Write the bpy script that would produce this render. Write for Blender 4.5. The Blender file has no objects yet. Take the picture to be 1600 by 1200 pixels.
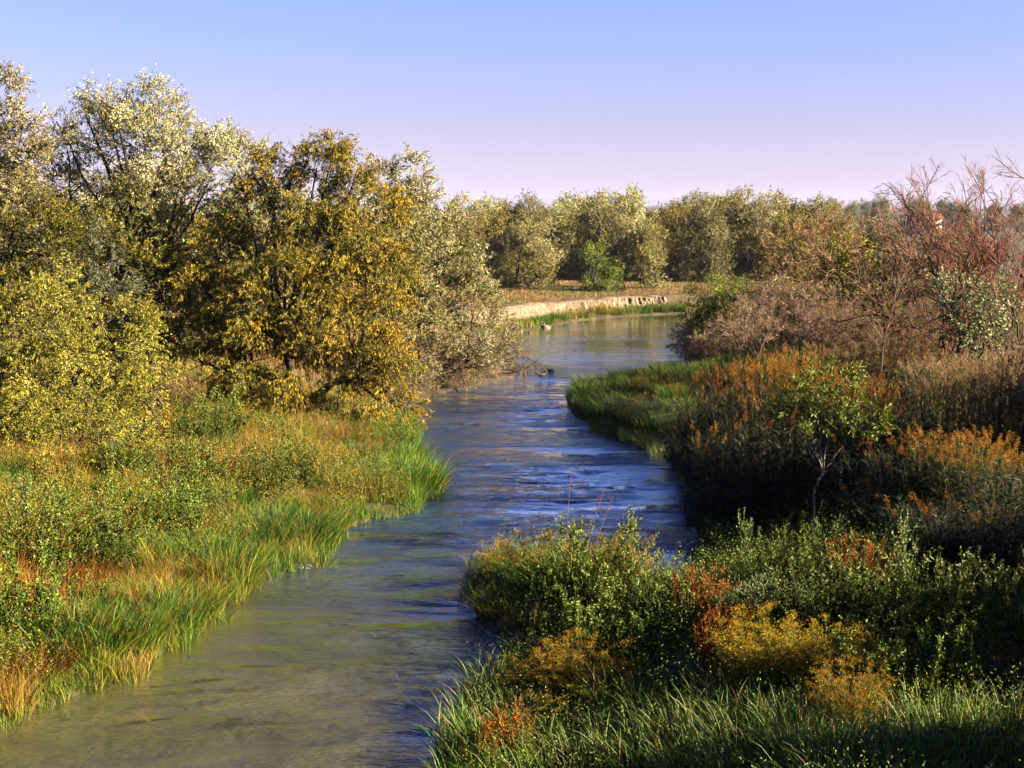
import bpy, math
import numpy as np
from math import radians as R
# ------------------------------------------------------------------ camera model
F = 2198.0; PITCH = R(6.87); CZ = 9.0
cp, sp = math.cos(PITCH), math.sin(PITCH)
def ray(px, py):
    u = (px-800)/F; v = -(py-600)/F
    return u, cp+v*sp, -sp+v*cp
def G(px, py, z=0.0):                      # ground point seen at that spot, on height z
    x, y, w = ray(px, py); t = (z-CZ)/w
    return np.array([x*t, y*t, z])
def W(px, py, Y):                          # point at forward distance Y
    x, y, w = ray(px, py); t = Y/y
    return np.array([x*t, Y, CZ+w*t])
C = bpy.context.scene.collection
ALB = .275                                  # palettes below are written for a two times weaker exposure
def rng(s): return np.random.default_rng(s)
def unit(a): return a/np.maximum(np.linalg.norm(a, axis=-1, keepdims=True), 1e-9)
def sphere(r, n):
    return unit(r.normal(size=(n, 3)))
# ------------------------------------------------------------------ noise
_T = rng(99).random((256, 256))
def vnoise(x, y, s, seed=0):
    x = np.asarray(x)/s+seed*17.3+900; y = np.asarray(y)/s+seed*5.7+900
    xi = np.floor(x).astype(int); yi = np.floor(y).astype(int); fx = x-xi; fy = y-yi
    fx = fx*fx*(3-2*fx); fy = fy*fy*(3-2*fy)
    g = lambda a, b: _T[(xi+a) % 256, (yi+b) % 256]
    return (g(0,0)*(1-fx)+g(1,0)*fx)*(1-fy)+(g(0,1)*(1-fx)+g(1,1)*fx)*fy
def fbm(x, y, s, seed=0):
    return (vnoise(x,y,s,seed)+.5*vnoise(x,y,s/2.1,seed+3)+.25*vnoise(x,y,s/4.3,seed+5))/1.75
# ------------------------------------------------------------------ materials
def new_mat(name):
    m = bpy.data.materials.new(name); m.use_nodes = True
    nt = m.node_tree; nt.nodes.clear()
    return m, nt, nt.nodes.new, nt.links.new
def leaf_mat(name, trans=0.25, rough=0.55, spec=0.25, vary=0.12):
    m, nt, N, L = new_mat(name)
    a = N('ShaderNodeAttribute'); a.attribute_name = 'col'
    oi = N('ShaderNodeObjectInfo')
    hs = N('ShaderNodeHueSaturation')
    mr = N('ShaderNodeMapRange'); mr.inputs['To Min'].default_value = 1-vary*1.6; mr.inputs['To Max'].default_value = 1+vary*1.6
    mh = N('ShaderNodeMapRange'); mh.inputs['To Min'].default_value = .5-vary*.12; mh.inputs['To Max'].default_value = .5+vary*.12
    L(oi.outputs['Random'], mr.inputs['Value']); L(oi.outputs['Random'], mh.inputs['Value'])
    L(mr.outputs[0], hs.inputs['Value']); L(mh.outputs[0], hs.inputs['Hue']); L(a.outputs['Color'], hs.inputs['Color'])
    p = N('ShaderNodeBsdfPrincipled'); p.inputs['Roughness'].default_value = rough
    p.inputs['Specular IOR Level'].default_value = spec
    t = N('ShaderNodeBsdfTranslucent'); mx = N('ShaderNodeMixShader'); mx.inputs[0].default_value = trans
    o = N('ShaderNodeOutputMaterial')
    L(hs.outputs[0], p.inputs['Base Color']); L(hs.outputs[0], t.inputs['Color'])
    L(p.outputs[0], mx.inputs[1]); L(t.outputs[0], mx.inputs[2]); L(mx.outputs[0], o.inputs['Surface'])
    return m
M = {}
M['leaf'] = leaf_mat('foliage', .13, .6, .15)
M['grass'] = leaf_mat('grass_blades', .18, .6, .2)
M['plume'] = leaf_mat('seed_heads', .35, .8, .1)
M['bark'] = leaf_mat('bark', 0.0, .85, .15)
def noise_mat(name, cols, scale, rough=.9, bump=.3, detail=6, coord='Object', stretch=(1,1,1), bscale=None, dist=.1):
    m, nt, N, L = new_mat(name)
    tc = N('ShaderNodeTexCoord'); mp = N('ShaderNodeMapping'); mp.inputs['Scale'].default_value = stretch
    L(tc.outputs[coord], mp.inputs[0])
    n = N('ShaderNodeTexNoise'); n.inputs['Scale'].default_value = scale; n.inputs['Detail'].default_value = detail
    n.inputs['Roughness'].default_value = .65
    L(mp.outputs[0], n.inputs['Vector'])
    cr = N('ShaderNodeValToRGB'); e = cr.color_ramp.elements
    while len(e) < len(cols): e.new(.5)
    for i, c in enumerate(cols):
        e[i].position = .3+.4*i/(len(cols)-1); e[i].color = (*[v*ALB for v in c], 1)
    L(n.outputs['Fac'], cr.inputs[0])
    b = N('ShaderNodeBump'); b.inputs['Strength'].default_value = bump; b.inputs['Distance'].default_value = dist
    n2 = N('ShaderNodeTexNoise'); n2.inputs['Scale'].default_value = bscale or scale*4; n2.inputs['Detail'].default_value = 8
    L(mp.outputs[0], n2.inputs['Vector']); L(n2.outputs['Fac'], b.inputs['Height'])
    p = N('ShaderNodeBsdfPrincipled'); p.inputs['Roughness'].default_value = rough; p.inputs['Specular IOR Level'].default_value = .2
    o = N('ShaderNodeOutputMaterial')
    L(cr.outputs[0], p.inputs['Base Color']); L(b.outputs[0], p.inputs['Normal']); L(p.outputs[0], o.inputs['Surface'])
    return m
# ------------------------------------------------------------------ mesh helpers
def mk(name, V, Fc, mat, parent=None, col=None, loc=None, smooth=False):
    """V (N,3), Fc (M,3|4) ints, col (M,3) per face"""
    V = np.asarray(V, np.float32)
    if loc is not None: V = V-np.asarray(loc, np.float32)
    Fc = np.asarray(Fc, np.int32); k = Fc.shape[1]; n = len(Fc)
    me = bpy.data.meshes.new(name)
    me.vertices.add(len(V)); me.vertices.foreach_set('co', np.ascontiguousarray(V).ravel())
    me.loops.add(n*k); me.loops.foreach_set('vertex_index', np.ascontiguousarray(Fc).ravel())
    me.polygons.add(n); me.polygons.foreach_set('loop_start', np.arange(0, n*k, k, dtype=np.int32))
    me.polygons.foreach_set('loop_total', np.full(n, k, np.int32))
    if smooth: me.polygons.foreach_set('use_smooth', np.ones(n, bool))
    me.update(calc_edges=True)
    if col is not None:
        a = me.attributes.new('col', 'FLOAT_COLOR', 'FACE')
        c4 = np.ones((n, 4), np.float32); lum = np.asarray(col).mean(1, keepdims=True); c4[:, :3] = np.clip((lum+(col-lum)*1.22)*ALB, 0.001, .9)
        a.data.foreach_set('color', c4.ravel())
    me.materials.append(mat)
    o = bpy.data.objects.new(name, me); C.objects.link(o)
    if parent is not None: o.parent = parent
    return o
def thing(name, label, cat, loc, group=None, rotz=0):
    o = bpy.data.objects.new(name, None); C.objects.link(o)
    o.location = loc; o.rotation_euler = (0,0,rotz); o['label'] = label; o['category'] = cat
    o.empty_display_size = .2
    if group: o['group'] = group
    return o
def dup(root, loc, rotz, sc, label, group=None):
    r = root.copy(); C.objects.link(r); r.location = loc; r.rotation_euler = (0,0,rotz)
    r.scale = (sc, sc, sc) if np.isscalar(sc) else sc
    r['label'] = label
    if group: r['group'] = group
    elif 'group' in r: del r['group']
    for ch in list(root.children):
        c = ch.copy(); C.objects.link(c); c.parent = r
    return r
class Geo:
    def __init__(s): s.V = []; s.F = []; s.c = []; s.n = 0
    def add(s, V, Fc, col):
        if len(V) == 0: return
        s.V.append(V); s.F.append(Fc+s.n); s.c.append(col); s.n += len(V)
    def build(s, name, mat, parent=None, loc=None, smooth=False):
        return mk(name, np.concatenate(s.V), np.concatenate(s.F), mat, parent, np.concatenate(s.c), loc, smooth)
def leaves(p, d, s, L, w, col, fold=0.0):
    n = len(p); L = np.broadcast_to(L, (n,))[:,None]; w = np.broadcast_to(w, (n,))[:,None]
    V = np.stack([p, p+d*L*.45+s*w*.5, p+d*L, p+d*L*.45-s*w*.5], 1).reshape(-1, 3)
    return V, np.arange(n*4).reshape(n, 4), col
def tubes(P, Rr, k, col):
    """P (B,n,3) paths, Rr (B,n) radii"""
    B, n, _ = P.shape
    T = np.gradient(P, axis=1); T = unit(T)
    ref = np.where(np.abs(T[...,2:3]) > .9, np.array([1.,0,0]), np.array([0,0,1.]))
    a = unit(np.cross(T, ref)); b = np.cross(T, a)
    th = np.arange(k)*2*math.pi/k
    ring = P[:,:,None,:]+Rr[:,:,None,None]*(a[:,:,None,:]*np.cos(th)[None,None,:,None]+b[:,:,None,:]*np.sin(th)[None,None,:,None])
    V = ring.reshape(-1, 3)
    idx = np.arange(B*n*k).reshape(B, n, k)
    q = np.stack([idx[:,:-1,:], np.roll(idx, -1, 2)[:,:-1,:], np.roll(idx, -1, 2)[:,1:,:], idx[:,1:,:]], -1).reshape(-1, 4)
    c = np.repeat(np.broadcast_to(col, (B,3)), (n-1)*k, axis=0)
    return V, q, c
def paths(r, o, d, L, n, curl, grav):
    B = len(o); P = np.zeros((B, n, 3)); P[:,0] = o; d = unit(np.array(d)); st = (np.broadcast_to(L, (B,))/(n-1))[:,None]
    for i in range(1, n):
        P[:,i] = P[:,i-1]+d*st
        d = unit(d+r.normal(size=(B,3))*curl+np.array([0,0,grav]))
    return P
def on_path(P, t):
    n = P.shape[1]; x = np.clip(t, 0, .999)*(n-1); i = x.astype(int); f = (x-i)[:,None]
    b = np.arange(len(P))
    return P[b,i]*(1-f)+P[b,i+1]*f, unit(P[b,i+1]-P[b,i])
def blades(r, p, h, w, lean, bend, col, seg=3):
    """curved tapering grass blades rooted at p; lean (B,2) sideways reach at the tip"""
    B = len(p); h = np.broadcast_to(h, (B,)); w = np.broadcast_to(w, (B,))
    az = r.random(B)*2*math.pi; side = np.stack([np.cos(az), np.sin(az), np.zeros(B)], 1)
    V = np.zeros((B, seg+1, 2, 3))
    for i in range(seg+1):
        t = i/seg
        c = p.copy()
        c[:,2] += h*(t-bend*t*t*.5)
        c[:,:2] += lean*(0.35*t+.65*t*t)
        ww = w*(1-.97*t**1.5)*(.7+.3*min(1, t*4))
        V[:,i,0] = c-side*ww[:,None]*.5; V[:,i,1] = c+side*ww[:,None]*.5
    idx = np.arange(B*(seg+1)*2).reshape(B, seg+1, 2)
    q = np.stack([idx[:,:-1,0], idx[:,:-1,1], idx[:,1:,1], idx[:,1:,0]], -1).reshape(-1, 4)
    return V.reshape(-1, 3), q, np.repeat(col, seg, axis=0)
def pal(r, n, cols, v=None, jit=.15, hue=.06):
    """n colours picked along a palette; v in 0..1 chooses the place on it"""
    cols = np.array(cols, float)
    if v is None: v = r.random(n)
    x = np.clip(v, 0, .999)*(len(cols)-1); i = x.astype(int); f = (x-i)[:,None]
    c = cols[i]*(1-f)+cols[i+1]*f if len(cols) > 1 else np.repeat(cols, n, 0)
    return c*np.exp(r.normal(size=(n,1))*jit)*np.exp(r.normal(size=(n,3))*hue)
# ------------------------------------------------------------------ palettes (linear albedo)
P_SILVER = [(.19,.17,.04),(.38,.34,.11),(.62,.56,.25),(.88,.82,.52)]
P_GOLD   = [(.10,.12,.018),(.23,.24,.032),(.45,.37,.05),(.74,.52,.09)]
P_OLIVE  = [(.09,.10,.015),(.22,.21,.03),(.40,.34,.06),(.58,.48,.13)]
P_DARK   = [(.03,.04,.012),(.08,.085,.025),(.17,.16,.06)]
P_FAR    = [(.22,.19,.05),(.40,.35,.11),(.62,.56,.24),(.85,.78,.46)]
P_GREEN  = [(.03,.08,.008),(.07,.17,.012),(.15,.28,.02),(.30,.38,.05)]
P_YGREEN = [(.10,.15,.01),(.22,.26,.015),(.38,.34,.02)]
P_MEADOW = [(.10,.14,.012),(.22,.22,.02),(.36,.30,.05),(.42,.34,.10)]
P_STRAW  = [(.22,.12,.03),(.38,.22,.06),(.52,.34,.12)]
P_ORANGE = [(.34,.16,.03),(.55,.28,.05),(.68,.42,.12)]
P_RUST   = [(.18,.065,.012),(.38,.14,.018),(.52,.24,.04)]
P_TWIG   = [(.10,.05,.035),(.20,.11,.075),(.32,.20,.13)]
P_FORB   = [(.08,.12,.02),(.18,.22,.05),(.36,.38,.15)]
BARK = (.11,.085,.06); BARKD = (.05,.04,.03)
# ------------------------------------------------------------------ the river and the terrain
LB = [(-48,-12),(-34,8)]+[tuple(G(*p)[:2]) for p in [(-260,1210),(-90,1165),(0,1128),(100,1088),(190,1062),(235,1028),(310,985),(400,905),(490,882),(505,835),(580,812),(655,798),(672,760),(655,715),(640,660),(650,630),(700,612),(765,599),(800,591),(812,577),(790,552),(780,532)]]
FB = [tuple(G(*p)[:2]) for p in [(800,520),(842,513),(890,503),(930,498),(1000,493),(1060,490),(1160,487),(1300,484),(1460,482)]]
RB = [tuple(G(*p)[:2]) for p in [(1470,491),(1300,494),(1150,498),(1085,505),(1070,540),(1072,583),(1030,598),(905,604),(888,622),(893,645),(940,678),(1000,700),(1060,725),(1090,760),(1102,820),(1098,880),(1088,906),(1040,912),(970,905),(880,878),(800,868),(750,885),(735,930),(765,968),(798,1002),(800,1035),(765,1068),(735,1112),(722,1160),(715,1205)]]+[(-2.5,14),(-8,5),(-14,-12)]
POLY = np.array(LB+FB+RB); NL, NF = len(LB), len(FB)
GX0, GX1, GY0, GY1, ST = -70., 110., -12., 210., .5
gx = np.arange(GX0, GX1+.01, ST); gy = np.arange(GY0, GY1+.01, ST)
XX, YY = np.meshgrid(gx, gy, indexing='ij')
def river_dist(X, Y):
    X = X.ravel(); Y = Y.ravel(); best = np.full(X.shape, 1e9); bi = np.zeros(X.shape, int); ins = np.zeros(X.shape, bool)
    n = len(POLY)
    for i in range(n):
        a = POLY[i]; b = POLY[(i+1) % n]; e = b-a; l2 = e@e
        t = np.clip(((X-a[0])*e[0]+(Y-a[1])*e[1])/l2, 0, 1)
        d = np.hypot(X-a[0]-t*e[0], Y-a[1]-t*e[1])
        m = d < best; best[m] = d[m]; bi[m] = i
        c = (a[1] > Y) != (b[1] > Y)
        with np.errstate(divide='ignore', invalid='ignore'):
            xi = a[0]+(Y-a[1])/(b[1]-a[1])*e[0]
        ins ^= c & (X < xi)
    return np.where(ins, -best, best), bi
DD, BI = river_dist(XX, YY); DD = DD.reshape(XX.shape); BI = BI.reshape(XX.shape)
TG = np.where(BI < NL-1, 1.45, np.where(BI < NL+NF-1, 1.35, 1.6)).astype(float)
for _ in range(12):
    TG[1:-1,1:-1] = (TG[1:-1,1:-1]+TG[:-2,1:-1]+TG[2:,1:-1]+TG[1:-1,:-2]+TG[1:-1,2:])/5
WD = np.where(BI < NL-1, 7.0, np.where(BI < NL+NF-1, 2.2, 7.0)).astype(float)
for _ in range(8):
    WD[1:-1,1:-1] = (WD[1:-1,1:-1]+WD[:-2,1:-1]+WD[2:,1:-1]+WD[1:-1,:-2]+WD[1:-1,2:])/5
far = (BI >= NL-1) & (BI < NL+NF-1)
# the far bank is undercut: a low wet strip, then a sheer step up to the terrace
CLW = 3.2
tt = np.clip(DD/WD, 0, 1); ss = tt*tt*(3-2*tt)
HH = .10+TG*ss+.25*(fbm(XX, YY, 6, 1)-.5)*np.clip(DD/4, 0, 1)
fs = np.clip((DD-CLW)/.5, 0, 1)
HH = HH+np.where(BI < NL-1, .55*(vnoise(XX,YY,4.5,77)-.5)*np.clip((DD-.6)/2.5,0,1), 0)
HH = np.where(far, .12+.25*np.clip(DD/CLW, 0, 1)+(TG-.25)*fs+.1*(fbm(XX, YY, 8, 2)-.5)*fs, HH)
HH = np.where(DD < 0, np.maximum(-.9, DD*.5)+.02, HH)
def ter(x, y):
    x = np.asarray(x, float); y = np.asarray(y, float)
    u = np.clip((x-GX0)/ST, 0, len(gx)-1.001); v = np.clip((y-GY0)/ST, 0, len(gy)-1.001)
    i = u.astype(int); j = v.astype(int); f = u-i; g = v-j
    return HH[i,j]*(1-f)*(1-g)+HH[i+1,j]*f*(1-g)+HH[i,j+1]*(1-f)*g+HH[i+1,j+1]*f*g
def dist(x, y):
    i = np.clip(((np.asarray(x)-GX0)/ST).round().astype(int), 0, len(gx)-1); j = np.clip(((np.asarray(y)-GY0)/ST).round().astype(int), 0, len(gy)-1)
    return DD[i,j], BI[i,j]
def gz(x, y): return float(ter(x, y))
ox = 110*np.geomspace(1, 55, 26)[1:]; oxl = -70*np.geomspace(1, 80, 26)[1:]
ax = np.concatenate([oxl[::-1], gx, ox]); ay = np.concatenate([-12*np.geomspace(1, 60, 12)[1:][::-1], gy, 210*np.geomspace(1, 28, 26)[1:]])
AX, AY = np.meshgrid(ax, ay, indexing='ij')
AH = ter(np.clip(AX, GX0, GX1), np.clip(AY, GY0, GY1))
outside = (AX < GX0)|(AX > GX1)|(AY > GY1)|(AY < GY0)
AH = np.where(outside, np.maximum(AH, 1.0)*.0+1.45, AH)
idx = np.arange(AX.size).reshape(AX.shape)
q = np.stack([idx[:-1,:-1], idx[1:,:-1], idx[1:,1:], idx[:-1,1:]], -1).reshape(-1, 4)
m_ground = noise_mat('soil_and_litter', [(.03,.022,.012),(.075,.055,.03),(.16,.115,.05),(.24,.17,.07)], .9, .95, .6, 10, 'Object', bscale=7)
o = mk('ground', np.stack([AX, AY, AH], -1).reshape(-1, 3), q, m_ground, smooth=True); o['kind'] = 'structure'
# ------------------------------------------------------------------ water
def water_mat():
    m, nt, N, L = new_mat('river_water')
    tc = N('ShaderNodeTexCoord')
    def noise(sc, stretch, detail, rough=.5, rot=0, dist=0):
        mp = N('ShaderNodeMapping'); mp.inputs['Scale'].default_value = stretch; mp.inputs['Rotation'].default_value = (0,0,rot)
        L(tc.outputs['Object'], mp.inputs[0])
        n = N('ShaderNodeTexNoise'); n.inputs['Scale'].default_value = sc; n.inputs['Detail'].default_value = detail
        n.inputs['Roughness'].default_value = rough; n.inputs['Distortion'].default_value = dist
        L(mp.outputs[0], n.inputs['Vector']); return n.outputs['Fac']
    def math_(op, a, b=None, c=None):
        x = N('ShaderNodeMath'); x.operation = op
        for i, v in enumerate((a, b, c)):
            if v is None: continue
            if isinstance(v, (int, float)): x.inputs[i].default_value = v
            else: L(v, x.inputs[i])
        return x.outputs[0]
    def rmp(v, a, b, c=0, d=1):
        x = N('ShaderNodeMapRange'); x.interpolation_type = 'SMOOTHSTEP'
        for i, k in enumerate((a, b, c, d)): x.inputs[i+1].default_value = k
        L(v, x.inputs[0]); return x.outputs[0]
    sx = N('ShaderNodeSeparateXYZ'); L(tc.outputs['Object'], sx.inputs[0])
    # riffles: rough in the middle reach, smooth in the far pool
    pool = rmp(sx.outputs['Y'], 74, 90, 1, 0.05)
    near = rmp(sx.outputs['Y'], 20, 30, .5, 1)
    patch = rmp(noise(.16, (.55,1.5,1), 3, .6, .1), .40, .60, .10, 1)
    amp = math_('MULTIPLY', math_('MULTIPLY', pool, near), patch)
    w1 = noise(1.1, (.8,1.5,1), 4, .6, .12, .6)
    w2 = noise(4.2, (.8,1.4,1), 5, .65, -.1, .4)
    w3 = noise(.45, (.5,1.3,1), 2, .5, .05, .3)
    h = math_('ADD', math_('MULTIPLY', w1, .55), math_('ADD', math_('MULTIPLY', w2, .36), math_('MULTIPLY', w3, .5)))
    hh = math_('MULTIPLY', h, math_('ADD', amp, .03))
    b = N('ShaderNodeBump'); b.inputs['Strength'].default_value = 1; b.inputs['Distance'].default_value = .4
    L(hh, b.inputs['Height'])
    # silt load: browner in shallows and near reach; mid-reach blue is painted sky reflection
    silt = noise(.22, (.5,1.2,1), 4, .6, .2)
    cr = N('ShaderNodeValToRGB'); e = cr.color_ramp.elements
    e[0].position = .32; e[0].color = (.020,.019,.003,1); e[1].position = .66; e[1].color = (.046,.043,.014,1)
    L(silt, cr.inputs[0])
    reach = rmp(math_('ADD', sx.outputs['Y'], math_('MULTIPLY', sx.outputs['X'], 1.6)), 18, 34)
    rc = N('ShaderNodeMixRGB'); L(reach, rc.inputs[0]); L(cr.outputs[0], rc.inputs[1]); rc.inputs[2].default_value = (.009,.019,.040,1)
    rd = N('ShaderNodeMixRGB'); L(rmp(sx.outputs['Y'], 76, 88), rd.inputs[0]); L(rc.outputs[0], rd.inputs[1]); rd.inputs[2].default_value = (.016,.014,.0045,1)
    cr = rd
    foam = rmp(math_('MULTIPLY', noise(5.5, (.6,1.3,1), 8, .8, 0, .6), rmp(noise(.35, (.6,1.4,1), 3, .6, .3), .5, .68)), .60, .70)
    foam = math_('MULTIPLY', foam, amp)
    mx = N('ShaderNodeMixRGB'); L(foam, mx.inputs[0]); L(cr.outputs[0], mx.inputs[1]); mx.inputs[2].default_value = (.22,.22,.21,1)
    p = N('ShaderNodeBsdfPrincipled'); p.inputs['IOR'].default_value = 1.55; p.inputs['Specular IOR Level'].default_value = .6
    rg = math_('ADD', math_('MULTIPLY', amp, .08), .03)
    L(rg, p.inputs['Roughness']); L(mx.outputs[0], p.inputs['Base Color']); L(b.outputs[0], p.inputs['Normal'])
    p.inputs['Coat Weight'].default_value = 1.0; p.inputs['Coat IOR'].default_value = 1.8; p.inputs['Coat Roughness'].default_value = .03; L(b.outputs[0], p.inputs['Coat Normal'])
    o = N('ShaderNodeOutputMaterial'); L(p.outputs[0], o.inputs['Surface'])
    return m
wax = np.concatenate([np.linspace(-69,-16,12)[:-1], np.arange(-16,16,.13), np.linspace(16,109,14)]); way = np.concatenate([np.linspace(-12,14,8)[:-1], np.arange(14,84,.13), np.arange(84,162,2.)])
wx, wy = np.meshgrid(wax, way, indexing='ij')
sm = lambda v, a, b: np.clip((v-a)/(b-a), 0, 1)
def wave(x, y):
    u, v = x+.12*y, y-.15*x
    return (fbm(u, v*2.0, 1.5, 61)-.5)*1.0+(vnoise(u, v*1.8, .55, 62)-.5)*.35+(fbm(u*.8, v*1.6, 3.4, 63)-.5)*1.1
wamp = sm(wy,17,27)*.55+.45; wamp = wamp*(1-.93*sm(wy,64,80))*(.25+.9*sm(fbm(wx*.6, wy*1.5, 7, 64), .42, .62))
wz = .115*wamp*wave(wx, wy)*sm(-dist(wx, wy)[0], -.2, 1.2)
idx = np.arange(wx.size).reshape(wx.shape); q = np.stack([idx[:-1,:-1], idx[1:,:-1], idx[1:,1:], idx[:-1,1:]], -1).reshape(-1, 4)
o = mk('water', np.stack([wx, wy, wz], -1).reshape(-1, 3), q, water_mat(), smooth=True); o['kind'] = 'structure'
# ------------------------------------------------------------------ trees
def bez(a, b, c, n):
    t = np.linspace(0, 1, n)[:,None]; return (1-t)**2*a+2*t*(1-t)*b+t*t*c
def crown_geo(r, lobes, pals, dens=1.0, leaf=(.15,.05), spray=.7, droop=-.15, upb=.35, twigcol=BARK, per=22, vbias=None, twigs=True):
    """lobes: list of (x,y,z,r). returns leaf Geo and twig Geo"""
    g = Geo(); tw = Geo()
    for k, lb in enumerate(lobes):
        c = np.array(lb[:3]); rad = lb[3]; v0 = (lb[4] if len(lb) > 4 else r.normal(.5, .13))
        n = int(95*dens*(rad/1.3)**2); ns = max(5, int(9*(rad/1.3)**1.5))
        sc_ = unit(sphere(r, ns)*np.array([1,1,.9])+np.array([0,0,.12]))*r.uniform(.45,.95,(ns,1)); si = r.integers(0, ns, n)
        off = sphere(r, n)*r.random((n,1))**.5*.36; u = sc_[si]+off
        st = c+u*rad
        u = unit(u*.8+off*1.6)
        lead = (r.random(n) < .12)*1.0
        d = unit(u*.9+np.array([0,0,upb])+lead[:,None]*np.array([0,0,.8])+r.normal(size=(n,3))*.3)
        P = paths(r, st, d, spray*r.uniform(.5,1.1,n)*(1+.35*lead), 4, .2, droop)
        if twigs: tw.add(*tubes(P, np.linspace(.014,.007,4)[None,:].repeat(n,0)*(leaf[0]/.15), 3, np.array(twigcol)*1.2))
        m = n*per; bi = np.repeat(np.arange(n), per)
        p, dd = on_path(P[bi], r.random(m)**.8)
        ld = unit(dd*.75+r.normal(size=(m,3))*.42+np.array([0,0,droop*1.8-.1]))
        s = unit(np.cross(ld, r.normal(size=(m,3))+u[bi]*.0))
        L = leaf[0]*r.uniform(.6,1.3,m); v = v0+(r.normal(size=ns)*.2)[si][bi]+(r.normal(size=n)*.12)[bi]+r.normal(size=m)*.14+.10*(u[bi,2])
        p = p+r.normal(size=(m,3))*leaf[0]*.22
        g.add(*leaves(p, ld, s, L, leaf[1]*r.uniform(.7,1.3,m), pal(r, m, pals, v)))
    return g, tw
def limbs_geo(r, base, lobes, trunks, rad=.16, col=BARK, fork=.35, sub=6):
    g = Geo(); cs = np.array([l[:3] for l in lobes]); rs = np.array([l[3] for l in lobes]); base = np.array(base, float)
    top = cs.mean(0)
    tr = []
    for t in range(trunks):
        b0 = base+np.array([r.normal()*.25, r.normal()*.25, -.3])
        e = base*(1-fork)+top*fork+np.array([r.normal()*.8*trunks**.5, r.normal()*.8*trunks**.5, r.normal()*.4])
        Pp = bez(b0, base+(e-base)*np.array([.2,.2,.6]), e, 8); Pp[1:-1] += r.normal(size=(6,3))*.06
        g.add(*tubes(Pp[None], np.linspace(rad, rad*.62, 8)[None], 7, np.array(col))); tr.append(e)
    tr = np.array(tr)
    for c, rr in zip(cs, rs):
        e = tr[np.argmin(np.linalg.norm(tr-c, axis=1)+r.random(len(tr))*.8)]
        mid = e*.5+c*.5+np.array([0,0,-.15*np.linalg.norm(c-e)*.6])+r.normal(size=3)*.2
        Pp = bez(e, mid, c, 9); Pp[1:-1] += r.normal(size=(7,3))*.05
        g.add(*tubes(Pp[None], np.linspace(rad*.5, .03, 9)[None], 5, np.array(col)))
        d = sphere(r, sub); d[:,2] = np.abs(d[:,2])*.8
        t = r.uniform(.5, 1, sub); o_, _ = on_path(np.repeat(Pp[None], sub, 0), t)
        Q = paths(r, o_, d, rr*r.uniform(.7,1.15,sub), 5, .2, .02)
        g.add(*tubes(Q, np.linspace(.028,.008,5)[None].repeat(sub,0), 4, np.array(col)))
    return g
def tree(name, label, cat, base, lobes, pals, seed, group=None, trunks=1, rad=.16, col=BARK, fork=.35, **kw):
    r = rng(seed); base = np.array(base, float); base[2] = gz(base[0], base[1])
    t = thing(name, label, cat, base, group)
    g, tw = crown_geo(r, lobes, pals, twigcol=col, **kw)
    tr = limbs_geo(r, base, lobes, trunks, rad, col, fork)
    tr.V += [v for v in tw.V]; 
    off = tr.n
    for f in tw.F: tr.F.append(f+off)
    tr.c += tw.c
    tr.build('trunk', M['bark'], t, base, True)
    g.build('crown', M['leaf'], t, base)
    return t
def LW(lst, Y):                            # lobes given as seen from the bridge: (px, py, dY, r)
    out = []
    for l in lst:
        p = W(l[0], l[1], Y+l[2]); out.append((*p, l[3], *l[4:]))
    return out
# --- left bank, big trees
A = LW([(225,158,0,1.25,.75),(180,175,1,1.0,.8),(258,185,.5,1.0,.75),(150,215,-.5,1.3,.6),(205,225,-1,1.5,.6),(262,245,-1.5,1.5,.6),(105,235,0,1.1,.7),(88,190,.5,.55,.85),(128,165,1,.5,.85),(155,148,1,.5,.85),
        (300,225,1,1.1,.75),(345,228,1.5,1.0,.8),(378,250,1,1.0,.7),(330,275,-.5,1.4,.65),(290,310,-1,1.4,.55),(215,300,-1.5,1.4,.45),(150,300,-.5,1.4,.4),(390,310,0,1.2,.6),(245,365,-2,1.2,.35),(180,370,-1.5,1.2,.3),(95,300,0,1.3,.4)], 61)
tree('olive_tree', 'tallest silver leaved tree of the left bank, its pale crown peaking highest against the sky', 'tree', W(215,560,60), A, P_SILVER, 11, trunks=3, rad=.2, fork=.42, leaf=(.125,.030), dens=2.2, per=28)
A2 = LW([(-10,150,0,1.2,.6),(15,215,0,1.3,.7),(38,175,.5,.5,.9),(50,215,0,.8,.85),(60,265,0,1.2,.55),(-40,230,0,1.8,.5),(-20,300,-1,1.6,.45),(30,320,-1,1.4,.4)], 57)
tree('olive_tree', 'pale tree cut by the left edge of the photo, beside the tallest silver tree', 'tree', W(5,600,57), A2, P_SILVER, 12, trunks=2, rad=.18, leaf=(.14,.034), dens=1.7, per=26)
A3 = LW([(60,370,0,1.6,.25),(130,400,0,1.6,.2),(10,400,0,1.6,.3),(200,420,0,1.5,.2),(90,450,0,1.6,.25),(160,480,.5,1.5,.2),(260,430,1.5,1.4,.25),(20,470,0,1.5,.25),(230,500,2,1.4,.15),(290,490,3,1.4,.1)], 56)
tree('olive_tree', 'dark shaded olive green tree between the low left thicket and the pale crowns above', 'tree', W(120,640,56), A3, P_OLIVE, 13, trunks=3, rad=.15, dens=1.2, leaf=(.15,.042))
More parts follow.
